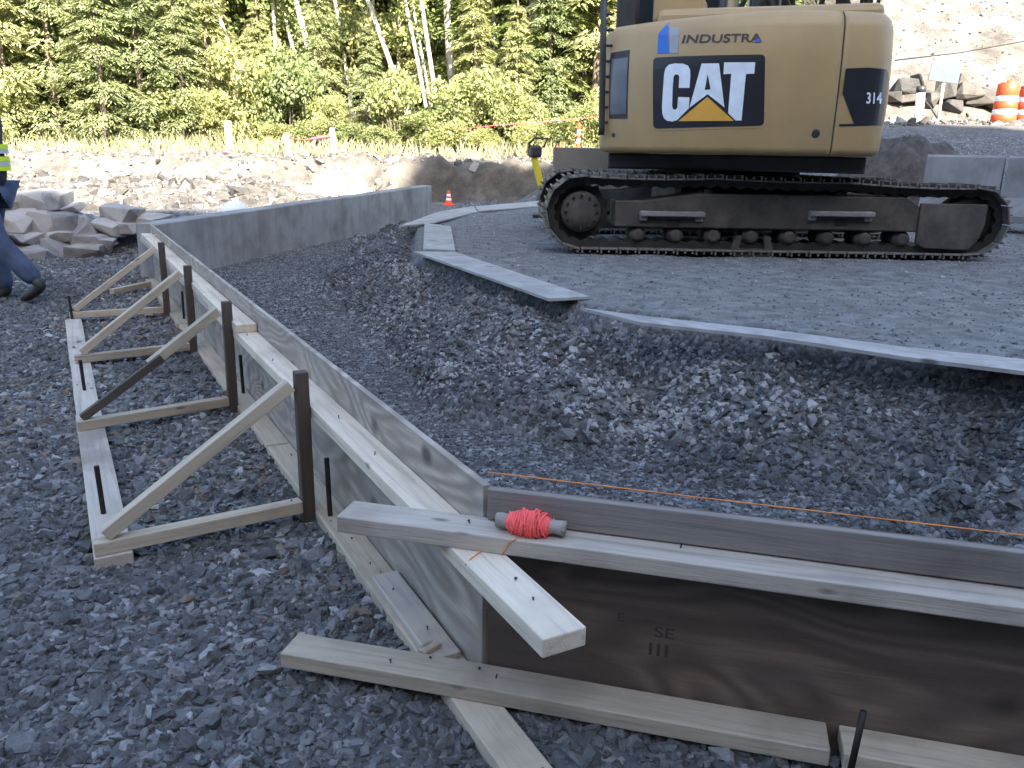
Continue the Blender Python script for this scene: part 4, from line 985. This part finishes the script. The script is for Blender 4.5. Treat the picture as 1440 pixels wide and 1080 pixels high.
# ------------------------------------------------------------------ stacked boulders on the left
BL = [(90, 650, 190, 120), (238, 648, 130, 110), (370, 655, 150, 112), (482, 668, 115, 96), (598, 690, 130, 82), (688, 610, 170, 100), (712, 682, 120, 62), (842, 645, 150, 72),
      (120, 745, 175, 82), (250, 742, 105, 74), (356, 730, 110, 60), (512, 752, 165, 66), (200, 540, 170, 110), (302, 540, 140, 110), (410, 565, 95, 46), (180, 825, 190, 66),
      (345, 800, 130, 90), (492, 806, 190, 80), (92, 562, 90, 52), (10, 740, 80, 90), (20, 830, 120, 80), (-60, 660, 130, 110), (-80, 770, 150, 110), (-150, 840, 160, 90), (590, 760, 120, 60)]
for k, (zx, zy, zw, zh) in enumerate(BL):
    px, py = zx/4, 150+zy/4; base = 369-px*.166
    g = gz(px, base, max(0, px/205*.2)); lift = max(0, (base-py)/F*g.y); Yb = g.y+.25+lift*.55
    c = gy(px, py, Yb); sx, sz = zw/4/F*Yb*1.12, zh/4/F*Yb*1.15
    o = rock('boulder', c, sx, max(.3, sx*.8), sz, k+1, M['boulder'], random.uniform(-.3, .3))
    tag(o, 'pale angular boulder in the stacked rock wall beyond the braces', 'boulder', 'boulders of the stacked rock wall')
# hard hat behind the concrete wall, leaning sheets
Yh = 9.6; hp = gy(331, 300, Yh); hb = gy(331, 300, Yh)
hh = tag(empty('hard_hat', hb), 'white hard hat showing above the top of the concrete wall', 'hard hat')
lathe('shell', [(.15, .0), (.148, .03), (.135, .075), (.10, .118), (.05, .140), (.01, .146)], M['hat'], hh, 24, hb)
lathe('brim', [(.17, -.008), (.175, .0), (.15, .012)], M['hat'], hh, 24, hb)
for k in range(1): pass
tag(rock('boulder', hb-Vector((0, 0, .14)), .42, .4, .30, 77, M['boulder']), 'boulder behind the concrete wall carrying the white hard hat', 'boulder')
def sheet(pxs, Y0, Y1, label):
    P = [gy(*p, Y) for p, Y in zip(pxs, (Y0, Y0, Y1, Y1))]
    n = (P[1]-P[0]).cross(P[3]-P[0]).normalized()*.02; c = P[0]
    V = [q-c for q in P]+[q+n-c for q in P]
    return tag(py_obj('plywood_sheet', V, [(0, 1, 2, 3), (7, 6, 5, 4), (0, 4, 5, 1), (1, 5, 6, 2), (2, 6, 7, 3), (3, 7, 4, 0)], M['sheet'], None, mw=Matrix.Translation(c)), label, 'board')
sheet([(436, 296), (474, 292), (478, 240), (447, 246)], 16.4, 17.2, 'sunlit pale plywood sheet leaning behind the concrete wall')
sheet([(486, 290), (512, 288), (516, 258), (500, 238)], 16.6, 17.3, 'narrow pale board leaning beside a plywood sheet behind the concrete wall')

# ------------------------------------------------------------------ stakes and flagging on the bank
STK = [((63, 207), (64, 236), 22.0), ((402, 187), (409, 226), 22.2), ((467, 180), (470, 223), 22.2), ((320, 170), (322, 195), 25.5)]
tops = []
for k, (t, b0_, Yd) in enumerate(STK):
    b1_ = gy(*b0_, Yd); g0 = tz(b1_.x, b1_.y); t1 = gy(*t, Yd)
    tops.append(t1)
    tag(beam('survey_stake', (b1_.x, Yd, g0-.1), t1, .13 if k != 3 else .2, .05, M['stake'], up=(0, 1, 0)), ['pale wooden stake standing alone on the bank by the walking person', 'pale leaning wooden stake tied with pink tape on the bank', 'pale upright wooden stake with a pink flag on the bank', 'pale wooden stake set back among the shrubs'][k], 'stake', 'wooden stakes along the bank')
tag(tube('flagging_tape', [tops[1]+Vector((.05, -.04, -.12)), tops[1].lerp(tops[2], .4)+Vector((0, -.04, -.22)), tops[1].lerp(tops[2], .75)+Vector((0, -.04, -.2)), tops[2]+Vector((-.05, -.04, -.2))], [.008, .01, .05, .03], M['ribbon']), 'pink flagging tape hung between two wooden stakes', 'tape')
tag(tube('flagging_tape', [gy(640, 182, 24.5), gy(700, 176, 24.5), gy(760, 172, 24.5), gy(845, 164, 24.5)], [.006, .010, .016, .008], M['ribbon']), 'pink tape stretched through brush in front of the dark conifers', 'tape')
tag(tube('flagging_tape', [gy(300, 216, 23), gy(318, 213, 23), gy(330, 217, 23)], [.03, .06, .03], M['ribbon']), 'scrap of pink tape caught in grass on the bank', 'tape')

# ------------------------------------------------------------------ person walking out at the left
def person():
    oy = 6.45; ox = gy(-16, 300, oy).x+.16
    r = tag(empty('person', (ox, oy, tz(ox, oy))), 'person in a dark jacket with yellow and silver bands and jeans, walking', 'person')
    g = tz(ox, oy)
    def skin(name, verts, edges, radii, mat, root=0, lvl=2):
        me = bpy.data.meshes.new(name); me.from_pydata([(ox+x_, oy+y_, g+z_) for x_, y_, z_ in verts], edges, []); me.update()
        o = link(name, me, mat, r); md = o.modifiers.new('skin', 'SKIN'); md.use_smooth_shade = True
        for i, sv in enumerate(me.skin_vertices[0].data):
            rr = radii[i]; sv.radius = rr if isinstance(rr, tuple) else (rr, rr); sv.use_root = i == root
        s = o.modifiers.new('sub', 'SUBSURF'); s.levels = lvl; s.render_levels = lvl
        return o
    # walking towards -X; hips at (-.13,0,.93)
    hx = -.16
    body = skin('body', [(hx, 0, .93), (hx-.01, 0, 1.15), (hx-.03, 0, 1.40), (hx-.05, 0, 1.50), (hx-.07, 0, 1.58), (hx-.10, 0, 1.66), (hx-.10, 0, 1.76),
            (hx, -.10, .90), (hx+.08, -.11, .50), (hx+.36, -.11, .17), (hx, .10, .90), (hx-.08, .10, .48), (hx-.02, .10, .08),
            (hx-.03, -.20, 1.42), (hx+.09, -.27, 1.14), (hx+.13, -.25, .90), (hx-.03, .20, 1.42), (hx-.16, .26, 1.15), (hx-.34, .22, .98)],
        [(0, 1), (1, 2), (2, 3), (3, 4), (4, 5), (5, 6), (0, 7), (7, 8), (8, 9), (0, 10), (10, 11), (11, 12), (3, 13), (13, 14), (14, 15), (3, 16), (16, 17), (17, 18)],
        [(.15, .12), (.145, .11), (.16, .12), (.09, .08), .055, (.085, .09), (.09, .08), .09, .062, .045, .09, .062, .045, .06, .045, .033, .06, .045, .033], M['skin'])
    jk = skin('jacket', [(hx, 0, .84), (hx, 0, 1.0), (hx-.01, 0, 1.18), (hx-.03, 0, 1.42), (hx-.05, 0, 1.53), (hx-.03, -.21, 1.42), (hx+.09, -.285, 1.14), (hx+.14, -.26, .90), (hx-.03, .21, 1.42), (hx-.16, .275, 1.15), (hx-.34, .23, .98)],
        [(0, 1), (1, 2), (2, 3), (3, 4), (3, 5), (5, 6), (6, 7), (3, 8), (8, 9), (9, 10)],
        [(.165, .15), (.185, .155), (.19, .15), (.195, .15), (.08, .075), .085, .068, .055, .085, .068, .055], M['jacket'])
    for z_, mt, nm in ((1.02, 'hivis', 'reflective_band'), (1.055, 'silver', 'reflective_band'), (1.09, 'hivis', 'reflective_band'), (1.145, 'silver', 'reflective_band'), (1.18, 'hivis', 'reflective_band')):
        V = []; n = 28
        for k in range(n):
            a = 2*math.pi*k/n
            for dz in (-.017, .017): V.append((ox+hx-.003+.198*math.cos(a), oy+.182*math.sin(a), g+z_+dz))
        py_obj(nm, V, [(2*k, 2*((k+1) % n), 2*((k+1) % n)+1, 2*k+1) for k in range(n)], M[mt], jk, True)
    skin('jeans', [(hx, 0, .93), (hx+.01, -.095, .84), (hx+.09, -.11, .50), (hx+.37, -.11, .17), (hx-.01, .095, .84), (hx-.08, .10, .48), (hx-.02, .10, .06)],
        [(0, 1), (1, 2), (2, 3), (0, 4), (4, 5), (5, 6)], [(.17, .14), .112, .086, .078, .112, .086, .078], M['denim'])
    def boot(ankle, heel, ball, toe):
        skin('boot', [ankle, heel, ball, toe], [(0, 1), (1, 2), (2, 3)], [.060, (.055, .050), (.052, .042), (.042, .034)], M['boot'])
    boot((hx-.02, .10, .16), (hx-.01, .10, .055), (hx-.13, .10, .045), (hx-.22, .10, .04))
    boot((hx+.33, -.11, .22), (hx+.40, -.11, .15), (hx+.29, -.11, .075), (hx+.22, -.11, .04))
    for (wx, wy, wz), sgn in (((hx+.135, -.25, .90), -1), ((hx-.345, .22, .98), 1)):
        v = [(wx, wy, wz), (wx+.005, wy, wz-.09)]; e = [(0, 1)]; rr = [(.04, .028), (.042, .025)]
        for k, L in enumerate((.06, .075, .07, .055)):
            fy = wy+(-.028+.019*k); i = len(v); v += [(wx-.005, fy, wz-.10), (wx-.015, fy, wz-.10-L*.6), (wx-.04, fy, wz-.10-L)]; e += [(1, i), (i, i+1), (i+1, i+2)]; rr += [.0115, .0105, .009]
        i = len(v); v += [(wx-.035, wy, wz-.05), (wx-.06, wy, wz-.09)]; e += [(0, i), (i, i+1)]; rr += [.014, .011]
        skin('glove', v, e, rr, M['glove'], lvl=1)
    lathe('hard_hat_shell', [(.135, 0), (.132, .04), (.11, .09), (.06, .125), (.01, .13)], M['hat'], r, 22, (ox+hx-.10, oy, g+1.74)); lathe('hard_hat_brim', [(.15, -.01), (.16, 0), (.13, .01)], M['hat'], r, 22, (ox+hx-.115, oy, g+1.74))
    lathe('nose', [(.014, -.03), (.018, -.012), (.006, .03)], M['skin'], r, 8, (ox+hx-.185, oy, g+1.675))
    for s in (-1, 1):
        lathe('ear', [(.01, -.03), (.02, 0), (.01, .03)], M['skin'], r, 8, (ox+hx-.09, oy+s*.085, g+1.68)); lathe('eye', [(.003, -.008), (.010, 0), (.003, .008)], M['rubber'], r, 8, (ox+hx-.178, oy+s*.034, g+1.70))
    return r
person()

# ------------------------------------------------------------------ trees
def quads(cen, dirv, nrm, ln, wd):
    """leaf kites: cen (n,3), long axis dirv, width axis from nrm"""
    sv = np.cross(dirv, nrm); sv /= np.linalg.norm(sv, axis=1)[:, None]+1e-9
    a = cen; b_ = cen+dirv*ln[:, None]*.45+sv*wd[:, None]*.5; c = cen+dirv*ln[:, None]; d = cen+dirv*ln[:, None]*.45-sv*wd[:, None]*.5
    V = np.stack([a, b_, c, d], 1).reshape(-1, 3); Fq = np.arange(len(V)).reshape(-1, 4); return V, Fq
def unit(v): return v/(np.linalg.norm(v, axis=1)[:, None]+1e-9)
def conifer_mesh(name, seed, H, R0, mat, nbr, per, droop, lw):
    r = np.random.default_rng(seed); C_ = []; D_ = []; N_ = []; Ls = []
    for i in range(nbr):
        t = (i+r.uniform(0, 1))/nbr; h = H*(.03+.95*t); L = R0*(1-t)**.75*r.uniform(.55, 1.15)+.25; az = r.uniform(0, 6.283)
        d = np.array([math.cos(az), math.sin(az), 0.0])
        s = r.uniform(.15, 1, per)**.8
        p = d*(L*s)[:, None]; p[:, 2] = h+L*(.12*s-droop*s**2)
        sidev = np.array([-d[1], d[0], 0]); off = r.normal(0, 1, per)*(.10+.16*L*(1-s*.6)); p += sidev*off[:, None]; p[:, 2] += r.normal(0, .05, per)-np.abs(off)*.25
        dv = d*r.uniform(.4, 1, (per, 1))+sidev*(np.sign(off)*r.uniform(.2, .9, per))[:, None]; dv[:, 2] -= r.uniform(.1, .7, per)
        C_.append(p); D_.append(dv); N_.append(np.stack([r.normal(0, .35, per), r.normal(0, .35, per), np.ones(per)], 1)); Ls.append(r.uniform(.6, 1.3, per))
    C_, D_, N_, Ls = np.concatenate(C_), unit(np.concatenate(D_)), unit(np.concatenate(N_)), np.concatenate(Ls)
    V, Fq = quads(C_, D_, N_, Ls*lw[0], Ls*lw[1]); me = np_mesh(name, V, Fq); me.materials.append(mat); return me
def cluster_mesh(name, seed, blobs, n, leaf, mat):
    """blobs: (x,y,z,rx,ry,rz,weight) leaf shells"""
    r = np.random.default_rng(seed); w_ = np.array([b[6] for b in blobs]); k = r.choice(len(blobs), n, p=w_/w_.sum()); B = np.array(blobs)[k]
    d = unit(r.normal(0, 1, (n, 3))); rad_ = r.uniform(.25, 1, n)**.5
    c = B[:, :3]+d*B[:, 3:6]*rad_[:, None]
    dv = unit(r.normal(0, 1, (n, 3))+np.array([0, 0, -.3])); nv = unit(r.normal(0, .7, (n, 3))+np.array([0, -.3, .7]))
    s = r.uniform(.6, 1.35, n); V, Fq = quads(c, dv, nv, s*leaf, s*leaf*.72); me = np_mesh(name, V, Fq); me.materials.append(mat); return me
def trunk_vf(base, top, r0, r1, seed, n=7, seg=9, bend=.12):
    base, top = Vector(base), Vector(top); path = []; L = (top-base).length
    for k in range(seg+1):
        t = k/seg; p = base.lerp(top, t); p += Vector((mnoise.noise((t*2.2, seed, 0)), mnoise.noise((t*2.2, seed, 5)), 0))*bend*math.sin(math.pi*min(1, t+.05)); path.append(p)
    return tube_vf(path, [r0+(r1-r0)*(k/seg)+(.25*r0 if k == 0 else 0) for k in range(seg+1)], n), path
def join_vf(parts):
    V = []; Fc = []
    for v, f in parts:
        o = len(V); V += list(v); Fc += [tuple(i+o for i in q) for q in f]
    return V, Fc
def trunk_mesh(name, H, r0, seed, mat, limbs=0, lean=(0, 0), droop=0):
    (tv, tf), path = trunk_vf((0, 0, -.4), (lean[0], lean[1], H), r0, r0*.25, seed); parts = [(tv, tf)]; rr = random.Random(seed); ends = []
    for k in range(limbs):
        t = rr.uniform(.3, .95); i = int(t*(len(path)-1)); p = path[i]; az = rr.uniform(0, 6.28); L = rr.uniform(.7, 1.9)*(1.2-t*.6)
        e = p+Vector((math.cos(az)*L, math.sin(az)*L, L*rr.uniform(.2, .8)-droop*L)); m_ = p.lerp(e, .5)+Vector((0, 0, .12*L))
        parts.append(tube_vf([p, m_, e], [r0*.30, r0*.2, r0*.08], 5)); ends.append(e); ends.append(m_)
    V, Fc = join_vf(parts); me = bpy.data.meshes.new(name); me.from_pydata([tuple(v) for v in V], [], Fc); me.update(); me.materials.append(mat)
    me.polygons.foreach_set('use_smooth', [True]*len(me.polygons)); return me, ends, path
def plant(name, tm, cm, x_, y_, rz, s, label, cat, group, zoff=0, zs=1):
    r = bpy.data.objects.new(name, None); COL.objects.link(r); z_ = tz(x_, y_)
    r.matrix_basis = Matrix.Translation((x_, y_, z_+zoff)) @ Matrix.Rotation(rz, 4, 'Z') @ Matrix.Diagonal((s, s, s*zs, 1))
    for nm, me in (('trunk', tm), ('crown', cm)):
        if me: o = bpy.data.objects.new(nm, me); COL.objects.link(o); o.parent = r
    return tag(r, label, cat, group)
con = []
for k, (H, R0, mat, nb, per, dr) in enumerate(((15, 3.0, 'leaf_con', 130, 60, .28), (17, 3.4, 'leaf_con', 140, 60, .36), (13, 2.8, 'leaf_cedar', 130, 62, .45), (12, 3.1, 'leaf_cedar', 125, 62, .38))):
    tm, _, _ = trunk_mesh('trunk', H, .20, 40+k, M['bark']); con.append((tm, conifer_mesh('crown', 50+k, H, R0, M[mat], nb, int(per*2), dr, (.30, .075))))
ald = []
for k in range(4):
    H = 11+k; tm, ends, path = trunk_mesh('trunk', H, .10, 60+k, M['bark_pale'], 14, ((k-1.5)*.7, .3))
    bl = [(e.x, e.y, e.z+.1, .75, .75, .5, 1) for e in ends]+[(p.x, p.y, p.z, 1.2, 1.2, .8, .8) for p in path[5:]]
    ald.append((tm, cluster_mesh('crown', 70+k, bl, 9000, .12, M['leaf_alder'])))
shr = []
for k in range(4):
    r_ = random.Random(90+k); bl = [(r_.uniform(-.8, .8), r_.uniform(-.6, .6), r_.uniform(.2, 1.5), r_.uniform(.35, .7), r_.uniform(.35, .6), r_.uniform(.25, .5), 1) for _ in range(9)]
    st = join_vf([tube_vf([(0, 0, -.2), (b[0]*.5, b[1]*.5, b[2]*.6), (b[0], b[1], b[2])], [.03, .02, .008], 5) for b in bl])
    me = bpy.data.meshes.new('stems'); me.from_pydata([tuple(v) for v in st[0]], [], st[1]); me.update(); me.materials.append(M['bark'])
    shr.append((me, cluster_mesh('foliage', 95+k, bl, 5200, .10, M['leaf_shrub'])))
R2 = random.Random(5)
def ang_x(px, Yd): return gy(px, 200, Yd).x
# front conifers: pale sunlit ones at the left, dark ones at the right of the gap
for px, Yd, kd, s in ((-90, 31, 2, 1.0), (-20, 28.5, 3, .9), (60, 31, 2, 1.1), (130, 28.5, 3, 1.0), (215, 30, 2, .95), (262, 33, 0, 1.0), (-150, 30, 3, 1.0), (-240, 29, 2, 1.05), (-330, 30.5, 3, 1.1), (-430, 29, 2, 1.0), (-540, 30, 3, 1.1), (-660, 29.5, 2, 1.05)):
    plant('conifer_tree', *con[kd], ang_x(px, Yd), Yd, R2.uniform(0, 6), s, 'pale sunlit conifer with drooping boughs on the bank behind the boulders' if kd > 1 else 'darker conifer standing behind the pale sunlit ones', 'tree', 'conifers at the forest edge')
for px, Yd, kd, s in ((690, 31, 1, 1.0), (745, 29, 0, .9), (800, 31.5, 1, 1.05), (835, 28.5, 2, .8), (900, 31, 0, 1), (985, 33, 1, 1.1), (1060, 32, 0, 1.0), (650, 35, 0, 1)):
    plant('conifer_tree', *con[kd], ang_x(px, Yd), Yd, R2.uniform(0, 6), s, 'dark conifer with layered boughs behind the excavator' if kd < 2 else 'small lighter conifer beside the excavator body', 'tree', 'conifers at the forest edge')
for px, Yd, kd, s in ((-60, 26.3, 2, .52), (18, 25.9, 3, .6), (85, 26.6, 2, .66), (150, 25.8, 3, .5), (205, 26.8, 2, .62), (262, 27.0, 3, .45), (300, 28.0, 2, .5), (372, 27.4, 3, .36), (455, 28.2, 2, .42), (520, 27.2, 3, .30), (668, 27.4, 2, .42), (725, 26.8, 3, .36), (770, 27.8, 2, .5)):
    plant('conifer_tree', *con[kd], ang_x(px, Yd), Yd, R2.uniform(0, 6), s, 'young pale conifer with boughs down to the ground among the shrubs', 'tree', 'young conifers on the bank')
# deeper forest
for k in range(40):
    Yd = 37+R2.uniform(0, 22); px = -140+1180*((k*.618) % 1); kd = R2.choice((0, 1, 0, 1, 2))
    plant('conifer_tree', *con[kd], ang_x(px, Yd), Yd, R2.uniform(0, 6), R2.uniform(.95, 1.35), 'tall conifer deep in the wood behind the forest edge', 'tree', 'conifers deep in the wood')
# leafy alders
for px, Yd, kd, s in ((255, 33, 0, 1), (345, 34, 1, 1.05), (450, 35, 2, 1.0), (520, 36, 3, 1.0), (180, 35, 1, 1.1), (90, 34, 2, 1.0), (20, 36, 0, 1.1), (560, 33, 1, .9), (650, 33, 0, .95), (400, 38, 3, 1.1), (300, 39, 2, 1.1), (-60, 34, 3, 1.0)):
    plant('alder_tree', *ald[kd], ang_x(px, Yd), Yd, R2.uniform(0, 6), s, 'leafy light green alder among the trees behind the bank', 'tree', 'alders along the forest edge')
# bare pale stems whose lines the photograph shows: (foot px, upper px)
LINES = [((333, 118), (298, -10), 30.5, .085), ((392, 112), (384, -10), 31.5, .07), ((438, 90), (412, -10), 31, .11), ((420, 100), (392, -10), 32, .07), ((586, 194), (513, -10), 28.5, .085), ((604, 178), (573, 20), 29, .07), ((622, 198), (592, -5), 28.2, .075), ((640, 165), (628, -10), 30.5, .15), ((612, 180), (590, 60), 29.5, .05), ((485, 95), (468, -10), 33, .07), ((553, 120), (500, -10), 34, .05), ((357, 90), (350, -10), 34, .06), ((700, 110), (692, -10), 30, .08)]
for k, (f, t, Yd, r0) in enumerate(LINES):
    a = gy(*f, Yd); b_ = gy(*t, Yd); d = (b_-a)/(b_.z-a.z); g0 = tz(a.x, Yd); base = a+d*(g0-a.z); H = 11
    top = d*H; rr = random.Random(300+k)
    (tv, tf), path = trunk_vf(d*-.3, top, r0*1.15, r0*.35, 310+k, 8, 12, .18); parts = [(tv, tf)]; bl = []
    for j in range(9):
        i = rr.randint(5, 12); p = path[i]; az = rr.uniform(0, 6.28); L = rr.uniform(.6, 1.6)
        e = p+Vector((math.cos(az)*L, math.sin(az)*L, L*.5)); parts.append(tube_vf([p, p.lerp(e, .5)+Vector((0, 0, .1)), e], [r0*.35, r0*.25, r0*.1], 5)); bl.append((e.x, e.y, e.z, .55, .55, .35, 1))
    V, Fc = join_vf(parts); me = bpy.data.meshes.new('trunk'); me.from_pydata([tuple(v) for v in V], [], Fc); me.update(); me.materials.append(M['bark_pale']); me.polygons.foreach_set('use_smooth', [True]*len(me.polygons))
    bl += [(path[i].x, path[i].y, path[i].z, .9, .9, .5, .7) for i in (8, 10, 12)]+[(path[i].x, path[i].y, path[i].z, .5, .5, .35, .25) for i in (4, 5, 6, 7)]
    cm = cluster_mesh('crown', 330+k, bl, 2400, .125, M['leaf_alder'])
    plant('alder_tree', me, cm, base.x, Yd, 0, 1, 'slender pale trunked alder leaning at the forest edge', 'tree', 'slender pale alders at the forest edge')
# undergrowth
for k in range(115):
    back = k >= 62
    px = -120+1010*((k*.618+.13) % 1); Yd = (33.5+6*((k*.377) % 1)) if back else (25.4+4.6*((k*.377) % 1)**1.3); kd = R2.randrange(4)
    sc_ = R2.uniform(1.1, 2.3) if back else R2.choice((.3, .45, .6, .8, 1.0, 1.35))*R2.uniform(.8, 1.2)*(.75+.25*(Yd > 27))
    plant('shrub', *shr[kd], ang_x(px, Yd), Yd, R2.uniform(0, 6), sc_, 'tall leafy thicket shrub filling the gap between tree trunks' if back else 'bright green leafy shrub in the undergrowth along the bank', 'shrub', 'tall shrubs between the trunks' if back else 'shrubs along the bank', zs=R2.uniform(.7, 1.7))
# grass and dry brush on the bank top
def tufts(n, seed):
    r = np.random.default_rng(seed); x = r.uniform(-19, 6, n); y = r.uniform(23.2, 29, n); keep = (fbm(x*.8, y*.8, 33) > -.25); x, y = x[keep], y[keep]; n = len(x)
    z = terrain(x, y); c = np.stack([x, y, z], 1); dv = unit(np.stack([r.normal(0, .45, n), r.normal(0, .45, n), np.ones(n)], 1)); nv = unit(np.stack([r.normal(0, 1, n), -np.ones(n), np.zeros(n)], 1))
    L = r.uniform(.15, .55, n); return quads(c, dv, nv, L, L*.09)
V, Fq = tufts(8000, 4); tag(link('grass', np_mesh('grass', V, Fq), M['leaf_dry']), 'dry pale grass and weeds along the top of the bank', 'grass', kind='stuff')
